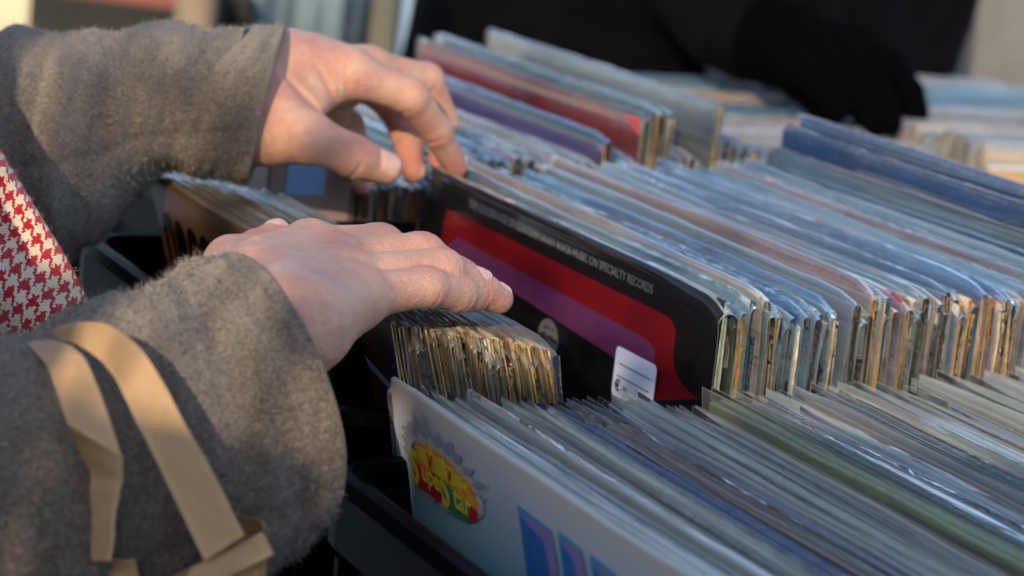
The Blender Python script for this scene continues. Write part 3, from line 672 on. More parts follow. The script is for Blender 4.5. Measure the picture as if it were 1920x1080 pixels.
# make the low table reach the carton's base
ct=bpy.data.objects['cream_carton'].location.z; o.scale=(1,1,(ct-.001+1.089)/o.dimensions.z)
b=MB(); pp=at(368,0,2.6)
ring=np.array([[(.024*math.cos(a),.024*math.sin(a),z) for a in np.linspace(0,2*math.pi,13)[:-1]] for z in (0,1.0,2.2)]); b.grid(ring,cv=True,flip=True); b.box(-.05,.05,-.05,.05,0,.03,b=.004)
o=b.build('stall_post',[MT['wood']],None,smooth=False,loc=(pp[0],pp[1],-1.089)); tag(o,'brown wooden stall post left of the pale tarpaulin','post')
# wavy tarpaulin sheet added in place of bluish shaded ground
A=at(470,-40,3.3); Bp=at(712,-40,3.3); G=np.zeros((26,60,3)); dvec=(Bp-A); dn=Rm[2]*np.array([1,1,0]); dn/=np.linalg.norm(dn)
for i in range(26):
    for k in range(60):
        s_=k/59; z=.35-1.40*i/25; w=.02*math.sin(s_*11+i*.3)+.03*math.sin(s_*7+2)+.006*math.sin(s_*41+i*.3)+.10*(i/25)*math.sin(s_*11)
        q=A+dvec*s_+dn*w; G[i,k]=(q[0],q[1],z)
c=G.reshape(-1,3).mean(0); c[2]=-1.05
b=MB(); b.grid(G-c,flip=True); b.grid(G-c-dn*.004); o=b.build('added_tarpaulin',[MT['tarp']],None,smooth=True,loc=tuple(c)); tag(o,'added pale blue tarpaulin in place of shaded ground, blurred above the far hand','tarpaulin')
for (u0,u1,v,d,lab) in ((395,470,2,3.2,'dark crate stack just right of the wooden stall post'),(700,745,-10,3.2,'dark olive canvas bundle at the right end of the pale tarpaulin')):
    o=pbox('dark_bundle',None,None,u0,v,u1,v,d,.3,MT['dark_cloth'] if u0<500 else MT['olive'] if 'olive' in MT else m_plain('olive_canvas',(.10,.10,.075),.8,9,.3)); tag(o,lab,'bundle')
o=pbox('display_board',None,None,1832,-120,2140,-120,2.75,.03,MT['panelg']); tag(o,'grey display board standing at the upper right edge','board')

# ------------------------------------------------------------------ signed distance bodies
def smin(a,b,k):
    if k<=0: return np.minimum(a,b)
    h=np.clip(.5+.5*(b-a)/k,0,1); return b*(1-h)+a*h-k*h*(1-h)
def d_cap(P,a,b,ra,rb):
    a=np.asarray(a,np.float32); b=np.asarray(b,np.float32); ba=b-a; h=np.clip(((P-a)@ba)/max(1e-12,float(ba@ba)),0,1)
    return np.linalg.norm(P-a-h[...,None]*ba,axis=-1)-(ra+(rb-ra)*h)
def d_ell(P,c,r,ax=None):
    q=P-np.asarray(c,np.float32)
    if ax is not None: q=q@np.asarray(ax,np.float32).T
    r=np.asarray(r,np.float32); k0=np.linalg.norm(q/r,axis=-1); k1=np.linalg.norm(q/(r*r),axis=-1)+1e-9; return k0*(k0-1)/k1
def nets(f,org,h):
    nx,ny,nz=f.shape; s=f<0
    c=np.zeros((nx-1,ny-1,nz-1),np.int8)
    for dx in (0,1):
        for dy in (0,1):
            for dz in (0,1): c+=s[dx:nx-1+dx,dy:ny-1+dy,dz:nz-1+dz]
    act=np.argwhere((c>0)&(c<8)); idx=-np.ones(c.shape,np.int64); idx[tuple(act.T)]=np.arange(len(act))
    acc=np.zeros((len(act),3)); cnt=np.zeros(len(act))
    cor=[(x,y,z) for x in (0,1) for y in (0,1) for z in (0,1)]
    for i in range(8):
        for j in range(i+1,8):
            if sum(abs(cor[i][k]-cor[j][k]) for k in range(3))!=1: continue
            a=f[tuple((act+cor[i]).T)]; b=f[tuple((act+cor[j]).T)]; m=(a<0)!=(b<0)
            tt=np.where(m,a/np.where(m,a-b,1),0); p=np.array(cor[i])+tt[:,None]*(np.array(cor[j])-np.array(cor[i]))
            acc[m]+=p[m]; cnt[m]+=1
    V=(act+acc/cnt[:,None])*h+org
    Q=[]
    for ax in range(3):
        sl0=[slice(1,-1)]*3; sl1=[slice(1,-1)]*3; sl0[ax]=slice(0,-1); sl1[ax]=slice(1,None)
        a=s[tuple(sl0)]; b=s[tuple(sl1)]; e=np.argwhere(a!=b)
        base=e.copy()
        for k in range(3):
            if k!=ax: base[:,k]+=1
        u,w=[(1,2),(2,0),(0,1)][ax]
        du=np.zeros(3,int);du[u]=1; dw=np.zeros(3,int);dw[w]=1
        q=np.stack([idx[tuple((base-du-dw).T)],idx[tuple((base-dw).T)],idx[tuple(base.T)],idx[tuple((base-du).T)]],1)
        ins=s[tuple(base.T)] # start inside
        fl=~ins; q[fl]=q[fl][:,::-1]
        Q.append(q)
    return V,np.concatenate(Q)
def field(lo,hi,h,fn):
    lo=np.array(lo,float); n=np.ceil((np.array(hi)-lo)/h).astype(int)+1
    g=np.stack(np.meshgrid(*[lo[i]+h*np.arange(n[i]) for i in range(3)],indexing='ij'),-1).astype(np.float32)
    return nets(fn(g).astype(np.float64),lo,h)
def relax(V,Fq,it=2,lam=.5):
    Fq=np.asarray(Fq)
    for _ in range(it):
        acc=np.zeros_like(V); cnt=np.zeros(len(V))
        for a,b in ((0,1),(1,2),(2,3),(3,0)):
            np.add.at(acc,Fq[:,a],V[Fq[:,b]]); np.add.at(acc,Fq[:,b],V[Fq[:,a]]); np.add.at(cnt,Fq[:,a],1); np.add.at(cnt,Fq[:,b],1)
        V=V+lam*(acc/cnt[:,None]-V)
    return V

def hand(fingers,radii,bones,webs,nails,folds,lo,hi,h,tendons=(),wr=None,k_palm=.008,dorsal=None):
    """fingers: name -> 4 joints; radii: name -> 4 radii; bones: list of capsules of the palm (a,b,ra,rb,k)"""
    def fn(P):
        palm=None; kf=.0014 if len(tendons) else .0012
        for (a,b,ra,rb,k) in bones:
            d=d_cap(P,a,b,ra,rb); palm=d if palm is None else smin(palm,d,k)
        fin=None
        for nme,J in fingers.items():
            R=radii[nme]; f=None
            for i in range(len(J)-1):
                d=d_cap(P,J[i],J[i+1],R[i],R[i+1])
                # soft pads between the joints on the palm side, slightly fuller joints
                f=d if f is None else smin(f,d,.004)
            fin=f if fin is None else smin(fin,f,kf)
        d=smin(palm,fin,k_palm)
        for (a,b,ra,rb,k) in webs: d=smin(d,d_cap(P,a,b,ra,rb),k)
        for (a,b,ra,rb,k) in tendons: d=smin(d,d_cap(P,a,b,ra,rb),k)
        for (c,axis,side,w,dep,Rr) in folds:
            q=P-np.asarray(c,np.float32); l=q@np.asarray(axis,np.float32); rr=np.linalg.norm(q,axis=-1); sd=np.clip(q@np.asarray(side,np.float32)/Rr*1.6+.35,0,1)
            d=d+dep*np.exp(-(l/w)**2)*sd*np.exp(-(rr/(Rr*1.35))**4)
        for (c,lax,nax,a_,b_) in nails:
            q=P-np.asarray(c,np.float32); wax=np.cross(nax,lax).astype(np.float32); l=q@np.asarray(lax,np.float32); w=q@wax; nn=q@np.asarray(nax,np.float32)
            m=(np.abs(l/a_)**3+np.abs(w/b_)**3)**(1/3.); on_=np.clip(nn/.002+.8,0,1)*(nn<.008)
            d=d+on_*(.0010*np.exp(-((m-1.07)/.12)**2)*(m<1.6)-.0005*(m<1)*(1-m**4))
        return d
    V,Q=field(lo,hi,h,fn); V=relax(V,Q,2,.45)
    return V,Q
def nail_mask(V,nails):
    m_=np.zeros(len(V),bool)
    for (c,lax,nax,a_,b_) in nails:
        q=V-c; wax=np.cross(nax,lax); l=q@lax; w=q@wax; nn=q@nax
        m_|=((np.abs(l/a_)**3+np.abs(w/b_)**3)**(1/3.)<1.0)&(nn>-.004)&(nn<.008)
    return m_
def A3(*a): return np.array(a,float)
# --- near (right) hand, resting on the record tops
RF=dict(pinky=[ony(662,558,-.036),ony(796,538,-.026),ony(856,549,-.013),ony(889,558,-.004)],
        ring=[ony(640,522,-.018),ony(826,506,-.010),ony(892,539,.000),ony(934,560,.003)],
        middle=[ony(612,490,.007),ony(790,477,.010),ony(864,522,.018),ony(899,549,.020)],
        index=[ony(578,470,.031),ony(712,460,.034),ony(782,492,.040),ony(822,518,.042)],
        thumb=[at(440,540,.955),at(434,504,.985),at(480,471,1.015),at(519,442,1.035)])
RR=dict(pinky=[.0100,.0085,.0080,.0067],ring=[.0106,.0094,.0084,.0069],middle=[.0108,.0096,.0085,.0070],index=[.0108,.0097,.0085,.0070],thumb=[.0115,.0096,.0092,.0076])
W0_=A3(-.290,.006,.027)
IB,MBs,RBs,PB=at(478,512,.945),at(494,536,.930),at(516,567,.910),at(545,600,.898)
RB=[(IB,RF['index'][0],.0140,.0112,.006),(MBs,RF['middle'][0],.0145,.0116,.010),
    (RBs,RF['ring'][0],.0145,.0112,.010),(PB,RF['pinky'][0],.0150,.0112,.010),
    (at(592,606,.908),at(655,572,.940),.0155,.0112,.010),(A3(-.245,.020,.014),A3(-.218,.028,.016),.012,.010,.010),
    (at(540,618,.903),at(415,770,.912),.0190,.0230,.014),(at(485,570,.930),at(385,730,.925),.0185,.0230,.014),
    (at(470,545,.950),RF['thumb'][1],.0150,.0100,.010)]
def between(a,b,t): return a+(b-a)*t
RW=[(between(RF['index'][0],RF['index'][1],.1),between(RF['middle'][0],RF['middle'][1],.1),.0075,.0075,.004),
    (between(RF['middle'][0],RF['middle'][1],.12),between(RF['ring'][0],RF['ring'][1],.12),.0075,.0075,.004),
    (between(RF['ring'][0],RF['ring'][1],.14),between(RF['pinky'][0],RF['pinky'][1],.14),.0070,.0070,.004),
    (A3(-.240,.036,.020),A3(-.222,.038,.021),.008,.007,.008)]
UP=A3(0,0,1)
RT=[]
for fn_,bx_ in (('index',-.262),('middle',-.264),('ring',-.265),('pinky',-.262)):
    j=RF[fn_][0]; yb={'index':.018,'middle':.007,'ring':-.004,'pinky':-.013}[fn_]
    RT.append((dict(index=IB,middle=MBs,ring=RBs,pinky=PB)[fn_]+UP*.0135,j+UP*.0085,.0018,.0026,.005)); RT.append((j+UP*.0025,j+UP*.0030,.0085,.0085,.008))
Rfold=[];Rn=[];Rflush=[]
for nme,J in RF.items():
    r_=RR[nme]
    for i in (1,2):
        if nme=='thumb' and i==1: continue
        axd=nrm(J[i+1]-J[i-1]); side=UP-axd*(UP@axd); side=nrm(side)
        for o_ in (-.0026,-.0009,.0009,.0026): Rfold.append((J[i]+axd*o_,axd,side,.0005,.0005,r_[i]*1.2))
        Rfold.append((J[i],axd,-side,.0006,.0009,r_[i]*1.2)); Rflush.append((J[i]+side*r_[i],.007,.55))
    Rflush.append((J[-1],.010,.7))
    if nme!='thumb': Rflush.append((J[0]+UP*.010,.010,.35))
    axd=nrm(J[-1]-J[-2]); side=UP-axd*(UP@axd); side=nrm(side)
    if nme=='thumb': side=nrm(side+A3(-.5,-.2,0)); side=nrm(side-axd*(side@axd))
    Rn.append((J[-1]+axd*.0016+side*(r_[-1]*.86),axd,side,.0062,.0048 if nme!='thumb' else .006))
rV,rQ=hand(RF,RR,RB,RW,Rn,Rfold,(-.335,-.150,-.085),(-.115,.105,.062),.0009,RT)
# --- far (left) hand, lifting the black album
def a_(u,v,d): return at(u,v,d)
Lf=dict(index=[a_(655,137,1.270),a_(768,180,1.285),a_(817,243,1.310),a_(854,312,1.335)],
        middle=[a_(690,128,1.305),a_(800,150,1.335),a_(832,225,1.352),a_(824,300,1.350)],
        ring=[a_(690,152,1.330),a_(742,208,1.350),a_(766,270,1.352),a_(775,322,1.340)],
        pinky=[a_(600,190,1.335),a_(652,235,1.345),a_(676,298,1.335),a_(680,346,1.325)],
        thumb=[a_(515,245,1.235),a_(572,254,1.225),a_(664,294,1.238),a_(722,315,1.250)])
Lr=dict(index=[.0118,.0102,.0090,.0073],middle=[.0112,.0098,.0086,.0070],ring=[.0105,.0095,.0084,.0070],pinky=[.0100,.0090,.0078,.0064],thumb=[.0165,.0128,.0116,.0093])
Lb=[(a_(520,130,1.262),Lf['index'][0],.0200,.0135,.008),(a_(590,98,1.275),a_(655,118,1.285),.0095,.0095,.012),(a_(520,125,1.285),Lf['middle'][0],.0185,.0120,.010),
    (a_(520,150,1.295),Lf['ring'][0],.0180,.0115,.010),(a_(515,175,1.295),Lf['pinky'][0],.0170,.0115,.010),
    (a_(560,170,1.275),a_(650,170,1.300),.0130,.0100,.012),
    (a_(510,135,1.262),a_(380,140,1.235),.0225,.0250,.016),(a_(492,226,1.245),a_(370,225,1.225),.0225,.0250,.016),
    (a_(495,225,1.240),Lf['thumb'][1],.0220,.0140,.014),(a_(530,180,1.262),a_(600,150,1.275),.019,.012,.010)]
Lw=[(a_(570,215,1.243),a_(618,165,1.268),.0085,.0085,.008),
    (between(Lf['index'][0],Lf['index'][1],.12),between(Lf['middle'][0],Lf['middle'][1],.12),.008,.008,.005),
    (between(Lf['middle'][0],Lf['middle'][1],.05),between(Lf['ring'][0],Lf['ring'][1],.05),.008,.008,.005)]
Lfold=[];Ln=[];Lflush=[]
camz=Rm[2]
for nme,J in Lf.items():
    r_=Lr[nme]
    for i in ((1,2) if nme!='thumb' else (2,)):
        axd=nrm(J[i+1]-J[i-1])
        # palm side: towards the inside of the bend
        inn=nrm((J[i-1]+J[i+1])/2-J[i]) if nme!='thumb' else nrm(-camz*.2-Rm[1])
        inn=nrm(inn-axd*(inn@axd))
        Lfold.append((J[i],axd,inn,.0009,.0017,r_[i]*1.2))
        if nme=='thumb':
            s_=nrm(camz+Rm[1]*.4); s_=nrm(s_-axd*(s_@axd))
            for o_ in (-.004,-.0022,-.0006,.0012,.003): Lfold.append((J[i]+axd*o_,axd,s_,.0005,.0005,r_[i]*1.2))
            Lflush.append((J[i]+s_*r_[i],.010,.45))
        else:
            for o_ in (-.0024,-.0008,.0008,.0024): Lfold.append((J[i]+axd*o_,axd,-inn,.0004,.0003,r_[i]*1.2))
            Lflush.append((J[i]-inn*r_[i],.007,.5))
    Lflush.append((J[-1],.018 if nme!='thumb' else .010,.85 if nme!='thumb' else .5))
    axd=nrm(J[-1]-J[-2])
    if nme=='thumb': s_=nrm(camz*.9+Rm[1]*.45)
    else: s_=nrm(Rm[0]*.8+Rm[1]*.3-camz*.3)
    s_=nrm(s_-axd*(s_@axd))
    Ln.append((J[-1]+axd*(-.001 if nme=='thumb' else .0012)+s_*(r_[-1]*.86),axd,s_,.0088 if nme=='thumb' else .006,.0074 if nme=='thumb' else .005))
    if nme!='thumb': Lflush.append((J[2],.012,.4))
# creases at the base of the index finger and across the thumb web
Lfold+=[(a_(678,172,1.262),nrm(Rm[0]*.95+Rm[1]*.1),nrm(camz-Rm[1]*.6),.0011,.0022,.012),(a_(652,160,1.262),nrm(Rm[0]),nrm(camz-Rm[1]*.4),.0007,.0009,.012),
        (a_(637,150,1.262),nrm(Rm[0]),nrm(camz-Rm[1]*.3),.0006,.0007,.012),
        (a_(618,165,1.26),nrm(Rm[0]*.8+Rm[1]*.45),nrm(camz),.0012,.0022,.012),(a_(582,190,1.24),nrm(Rm[0]*.7+Rm[1]*.7),nrm(camz),.0018,.0035,.014),
        (a_(510,285,1.22),nrm(Rm[0]),nrm(camz-Rm[1]),.0008,.0009,.014),(a_(497,275,1.22),nrm(Rm[0]*.9+Rm[1]*.3),nrm(camz-Rm[1]),.0007,.0008,.014)]
allp=np.array([p for J in Lf.values() for p in J]+[a_(385,140,1.235),a_(370,225,1.225)])
lV,lQ=hand(Lf,Lr,Lb,Lw,Ln,Lfold,allp.min(0)-.033,allp.max(0)+.033,.001,())
def flush_attr(V,L_):
    f=np.zeros(len(V))
    for c,r_,a in L_: f=np.maximum(f,a*np.exp(-(np.linalg.norm(V-c,axis=1)/r_)**2))
    return f
# --- rest of the body (under the coat): arms, trunk, neck, head, legs
def torso_field(P,sh_l,sh_r,el_l,el_r,wl,wr_,hip,chest,neck,head,feet):
    d=d_cap(P,hip,chest,.125,.14); d=smin(d,d_cap(P,sh_l,sh_r,.065,.065),.09); d=smin(d,d_cap(P,chest,neck,.07,.05),.06)
    d=smin(d,d_ell(P,head,(.078,.085,.112)),.03)
    for s_,e_,w_ in ((sh_l,el_l,wl),(sh_r,el_r,wr_)): d=smin(d,d_cap(P,s_,e_,.050,.038),.03); d=smin(d,d_cap(P,e_,w_,.038,.025),.012)
    for kn,ft,hp in feet: d=smin(d,d_cap(P,hp,kn,.080,.055),.06); d=smin(d,d_cap(P,kn,ft,.055,.038),.02); d=smin(d,d_cap(P,ft,ft+A3(.16,0,-.03),.035,.03),.02)
    return d
ELR=at(-60,1040,.87); ELL=A3(-.42,.30,-.02); WR=at(400,750,.918); WL=a_(390,180,1.235)
sh_l,sh_r=A3(-.63,.30,.22),A3(-.63,-.06,.22)
pV,pQ=field((-.90,-.26,-1.09),(-.26,.52,.66),.014,lambda P:torso_field(P,sh_l,sh_r,ELL,ELR,WL,WR,A3(-.70,.12,-.22),A3(-.66,.12,.10),A3(-.60,.12,.36),A3(-.56,.12,.50),
   [(A3(-.66,.02,-.62),A3(-.70,.02,-1.02),A3(-.70,.05,-.26)),(A3(-.66,.22,-.62),A3(-.70,.22,-1.02),A3(-.70,.19,-.26))]))
V=np.concatenate([rV,lV,pV]); Q=np.concatenate([rQ,lQ+len(rV),pQ+len(rV)+len(lV)])
nm=nail_mask(V,Rn+Ln); mi=(nm[Q].sum(1)>=3).astype(int)
fl=flush_attr(V,Rflush+Lflush)
base_p=A3(-.69,.12,-1.089)
person=mesh('person',V-base_p,Q,[MT['skin'],MT['nail']],mi,None,True,None,tuple(base_p))
at_=person.data.attributes.new('flush','FLOAT','POINT'); at_.data.foreach_set('value',fl.astype(np.float32))
tag(person,'shopper in a grey wool coat and red checked scarf, both bare hands on the records','person')
# ------------------------------------------------------------------ lofted cloth
def catmull(K,n):
    K=np.asarray(K,float); m=len(K); out=[]
    for s_ in np.linspace(0,m-1-1e-6,n):
        i=int(s_); t_=s_-i; p0=K[max(i-1,0)];p1=K[i];p2=K[min(i+1,m-1)];p3=K[min(i+2,m-1)]
        out.append(.5*((2*p1)+(-p0+p2)*t_+(2*p0-5*p1+4*p2-p3)*t_**2+(-p0+3*p1-3*p2+p3)*t_**3))
    return np.array(out)
def loft(T,B,Mv,n,m,disp=None,expo=1.0):
    T=catmull(T,n);B=catmull(B,n);Mv=catmull(Mv,n); th=np.linspace(0,2*math.pi,m,endpoint=False); G=np.zeros((n,m,3))
    for i in range(n):
        c=(T[i]+B[i])/2; h_=(T[i]-B[i])/2
        for j,a in enumerate(th):
            ca,sa=math.cos(a),math.sin(a); ca=abs(ca)**expo*np.sign(ca); sa=abs(sa)**expo*np.sign(sa)
            p=ca*h_+sa*Mv[i]
            f=1+(disp(i/(n-1),a) if disp else 0)
            G[i,j]=c+p*f
    return G
def grid_normals(G):
    du=np.gradient(G,axis=0); dv=np.roll(G,-1,1)-np.roll(G,1,1); N=np.cross(du,dv); return N/(np.linalg.norm(N,axis=-1,keepdims=True)+1e-12)
def fuzz(b,G,cnt,ln,w,m,rs,sgn=1,toward=None,m2=False):
    """short wool fibres standing off a cloth surface"""
    n,k=G.shape[:2]; N=grid_normals(G)*sgn
    A=np.linalg.norm(np.cross(np.roll(G,-1,1)-G,np.gradient(G,axis=0)),axis=-1)[:-1].ravel(); A=A/A.sum()
    pick=rs.choice(len(A),cnt,p=A); i=pick//k; j=pick%k; fu=rs.rand(cnt,1); fv=rs.rand(cnt,1); j2=(j+1)%k
    P=(G[i,j]*(1-fu)+G[i+1,j]*fu)*(1-fv)+(G[i,j2]*(1-fu)+G[i+1,j2]*fu)*fv; NN=N[i,j]
    if toward is not None:
        keep=((CC-P)*NN).sum(1)/np.linalg.norm(CC-P,axis=1)>-.45; P=P[keep];NN=NN[keep]; cnt=len(P)
    d1=NN*rs.uniform(.15,.7,(cnt,1))+rs.randn(cnt,3)*.75; d1/=np.linalg.norm(d1,axis=1,keepdims=True); d1+=NN*.15
    d2=d1+rs.randn(cnt,3)*.8; d2/=np.linalg.norm(d2,axis=1,keepdims=True)
    l=ln*rs.uniform(.4,1.3,(cnt,1)); s_=np.cross(d1,rs.randn(cnt,3)); s_/=np.linalg.norm(s_,axis=1,keepdims=True)+1e-9
    p1=P+d1*l*.5; p2=p1+d2*l*.5; V=np.stack([P-s_*w,P+s_*w,p1+s_*w*.8,p1-s_*w*.8,p2],1).reshape(-1,3)
    o=np.arange(cnt)*5; base=b.n; b.V.append(V); b.n+=len(V)
    for q_i,q in enumerate(o+base):
        b.F.append([q,q+1,q+2,q+3]); b.F.append([q+3,q+2,q+4]); mm_=m+(1 if (m2 and q_i%5<2) else 0); b.M+= [mm_,mm_]
def px(lst): return [at(*p) for p in lst]
# far sleeve
LT=px([(533,47,1.255),(480,50,1.25),(400,51,1.245),(300,47,1.235),(190,56,1.225),(100,62,1.215),(0,58,1.205),(-140,40,1.20),(-330,-60,1.22)])
LB=px([(461,347,1.245),(402,334,1.24),(330,322,1.235),(268,352,1.225),(205,425,1.215),(140,492,1.205),(40,560,1.195),(-100,640,1.19),(-330,640,1.19)])
LM=[Rm[2]*.047+Rm[0]*.004]+[Rm[2]*.052]*2+[Rm[2]*.058]*2+[Rm[2]*.066]*2+[Rm[2]*.075]*2
def dispL(s,a):
    f=.034*math.sin(s*21+a*1.3)*min(1,s*5)+.026*math.sin(s*37-a*2+1)*min(1,s*4)+.010*math.sin(s*63+a*3.3)+.006*math.sin(s*110-a*7)
    f+=-.07*math.exp(-((s-.62+.06*math.cos(a*1.4))/.035)**2)*max(0,math.sin(a))
    f+=-.085*math.exp(-((s-.40-.05*math.sin(a))/.030)**2)*max(0,math.sin(a))*max(0,math.cos(a-.6))
    f+=-.045*math.exp(-((a-1.92-.25*math.sin(s*6))/.05)**2)*min(1,max(0,(s-.03)*15))          # seam
    f+=.05*math.exp(-((a-2.25-.2*math.sin(s*6))/.22)**2)*min(1,s*6)
    f+=-.07*math.exp(-((s-.30)/.035)**2)*max(0,-math.cos(a+.35))*max(0,math.sin(a)+.2)
    return f
gL=loft(LT,LB,LM,130,120,dispL)
RTp=px([(430,474,.915),(345,500,.91),(245,543,.90),(130,588,.885),(0,636,.875),(-150,680,.875),(-360,640,.90)])
RBp=px([(588,978,.905),(520,1060,.90),(410,1130,.885),(250,1200,.87),(80,1260,.86),(-120,1300,.865),(-380,1300,.88)])
RMv=[Rm[2]*.043+Rm[0]*.027,Rm[2]*.046+Rm[0]*.022,Rm[2]*.048+Rm[0]*.012,Rm[2]*.050+Rm[0]*.006,Rm[2]*.054,Rm[2]*.06,Rm[2]*.07]
def dispR(s,a):
    f=.030*math.sin(s*17+a*1.8+1)*min(1,s*6)+.018*math.sin(s*33-a*2.5)*min(1,s*5)+.008*math.sin(s*70+a*4)+.005*math.sin(s*120-a*9)
    f+=-.055*math.exp(-((s-.30+.10*math.cos(a-.8))/.035)**2)*max(0,math.sin(a+.3))
    f+=-.05*math.exp(-((a-2.35+.25*math.sin(s*5))/.05)**2)*min(1,max(0,(s-.03)*15))
    f+=-.045*math.exp(-((s-.21-.07*math.cos(a*1.0+.3))/.035)**2)*max(0,math.sin(a))
    f+=-.035*math.exp(-((s-.44-.05*math.cos(a*2))/.03)**2)*max(0,math.sin(a))
    return f
gR=loft(RTp,RBp,RMv,130,130,dispR)
def sleeve(name,G,seed,cnt):
    rs=np.random.RandomState(seed); b=MB()
    c0=G[0].mean(0); ax=nrm(G[0].mean(0)-G[4].mean(0)); rings=[]
    for (off,sc) in ((.0012,.992),(.0016,.975),(.0010,.960),(-.001,.950)): rings.append(c0+(G[0]-c0)*sc+ax*off)
    inner=[c0+(G[0]-c0)*.93-ax*.02]+[c0+(G[k]-G[k].mean(0))*.92+(G[k].mean(0)-c0) for k in (12,22)]
    out=np.concatenate([np.array(rings)[::-1],G])
    b.grid(out,cv=True,m=0,flip=False); b.grid(np.concatenate([np.array(rings[-1:]),np.array(inner)]),cv=True,m=1,flip=True)
    fuzz(b,G,cnt,.0036,.00008,2,rs,sgn=SG,toward=True,m2=True); return b
SG=1
N_=grid_normals(gL); SG=1 if ((gL-gL.mean(1,keepdims=True))*N_).sum()>0 else -1
MT['fibre']=m_plain('wool_fibre',(.36,.32,.275),.9,300,.4); MT['fibred']=m_plain('dark_wool_fibre',(.045,.035,.030),.9)
sL=sleeve('coat_sleeve',gL,1,36000); sR=sleeve('coat_sleeve',gR,2,64000)
# coat trunk
tz=np.linspace(-.72,.30,16); TT=[];TB=[];TM=[]
for z in tz:
    k=(z+.72)/1.02; cx_=-.70+.06*k; rx=.20-.03*k; ry=.27-.04*k
    if z>.2: rx*=1-(z-.2)*4; ry*=1-(z-.2)*2.2
    TT.append(A3(cx_,.12+ry,z)); TB.append(A3(cx_,.12-ry,z)); TM.append(A3(rx,0,0))
gT=loft(TT,TB,TM,60,64,lambda s,a:.02*math.sin(a*7+s*3)*(1-s)+.01*math.sin(a*3+s*9))
b=MB()
for q in (sL,sR):
    off=b.n; b.V+=q.V; b.F+=[[i+off for i in f] for f in q.F]; b.M+=q.M; b.n+=q.n
b.grid(gT,cv=True,m=0)
V=np.concatenate(b.V)-base_p
coat=mesh('coat',V,b.F,[MT['wool'],MT['lining'],MT['fibre'],MT['fibred']],b.M,person,True)
coat['label']='thick grey wool coat with wide loose cuffs'
# hair
g=loft([A3(-.60,.12+.085,.45),A3(-.60,.12+.098,.52),A3(-.59,.12+.09,.59),A3(-.58,.12+.03,.632)],[A3(-.60,.12-.085,.45),A3(-.60,.12-.098,.52),A3(-.59,.12-.09,.59),A3(-.58,.12-.03,.632)],
  [A3(.06,0,0),A3(.085,0,0),A3(.085,0,0),A3(.03,0,0)],24,40,lambda s,a:.03*math.sin(a*19))
b=MB(); b.grid(g-base_p-A3(.022,0,0),cv=True); b.build('hair',[m_plain('brown_hair',(.07,.04,.02),.5,200,.4)],person,smooth=True)
# trousers
pass
# scarf with woven houndstooth
sc_ax=px([(-285,60,1.075),(-220,180,1.065),(-158,300,1.055),(-80,430,1.05),(0,565,1.045),(70,700,1.045)])
nS,mS=360,340
ax=catmull(sc_ax,nS); G=np.zeros((nS,mS,3)); th=np.linspace(0,2*math.pi,mS,endpoint=False)
for i in range(nS):
    tn=nrm(ax[min(i+1,nS-1)]-ax[max(i-1,0)]); wv=nrm(np.cross(tn,Rm[2])); dv=nrm(np.cross(wv,tn))
    for j,a in enumerate(th):
        sa=math.sin(a); ca=math.cos(a); w_=.036*abs(ca)**.75*np.sign(ca); d_=.013*abs(sa)**.8*np.sign(sa)+.004*math.sin(w_*120+i*.03)*(sa>0)
        G[i,j]=ax[i]+wv*w_+dv*d_
b=MB(); b.grid(G,cv=True)
# thread index: along = 1.75 mm steps; colour from a 2/2 twill of 4 dark, 4 light threads
seg=np.cumsum([0]+[np.linalg.norm(ax[i+1]-ax[i]) for i in range(nS-1)]); per=np.cumsum(np.linalg.norm(np.roll(G,-1,1)-G,axis=-1).mean(0))
THR=.00095
mm=[]
for i in range(nS-1):
    for j in range(mS):
        u_=int(seg[i]/THR+.10*math.sin(j*.9+i*.3)+40); w_=int(per[j]/THR+.10*math.sin(i*.8+j*.4)+40); over=((u_+w_)%4)<2
        mm.append(0 if ((u_%8)<4 if over else (w_%8)<4) else 1)
b.M=mm
MT['redw']=m_wool('red_wool',(.36,.004,.02),(.58,.008,.035),(.66,.02,.06)); MT['crw']=m_wool('cream_wool',(.74,.62,.44),(.90,.80,.60),(.95,.88,.74))
MT['pinkf']=m_plain('pink_wool_fibre',(.62,.30,.30),.9,300,.4)
Ns=grid_normals(G); sg=1 if ((G-G.mean(1,keepdims=True))*Ns).sum()>0 else -1
fuzz(b,G,7000,.003,.00005,2,np.random.RandomState(8),sgn=sg,toward=True)
V=np.concatenate(b.V)-base_p
sf=mesh('scarf',V,b.F,[MT['redw'],MT['crw'],MT['pinkf']],b.M,person,True); sf['label']='fuzzy red and cream houndstooth scarf'
# ------------------------------------------------------------------ paper bag hanging from the near forearm
t=NT('kraft_paper'); uvn=t.n('ShaderNodeUVMap'); sx=t.n('ShaderNodeSeparateXYZ'); t.l(uvn.outputs[0],sx.inputs[0])
rib=t.math('SINE',t.math('MULTIPLY',sx.outputs['X'],2*math.pi/.0011)); v=t.coord()
n=t.noise(v,60,5,.6); c=t.mix(t.ramp(n,[(.35,0.),(.7,.5)]),(.54,.35,.19),(.42,.27,.145))
c=t.mix(t.ramp(rib,[(.0,.14),(.9,0.)]),c,(.30,.17,.075)); cr=t.n('ShaderNodeTexVoronoi',feature='DISTANCE_TO_EDGE'); t.l(t.coord(scale=(1,1,.6)),cr.inputs['Vector']); cr.inputs['Scale'].default_value=26; crf=t.ramp(cr.outputs[0],[(0.,0.),(.05,1.)])
c=t.mix(t.ramp(t.noise(v,14,3),[(.4,0.),(.7,.5)]),c,(.33,.20,.10)); c=t.mix(t.ramp(cr.outputs[0],[(0.,.12),(.02,0.)]),c,(.26,.16,.08))
t.bsdf(c,.6,t.bump(crf,.22,.0008,t.bump(t.math('ADD',t.math('MULTIPLY',rib,.5),n),.45,.0004)),Specular_IOR_Level=.35); MT['kp']=t.m
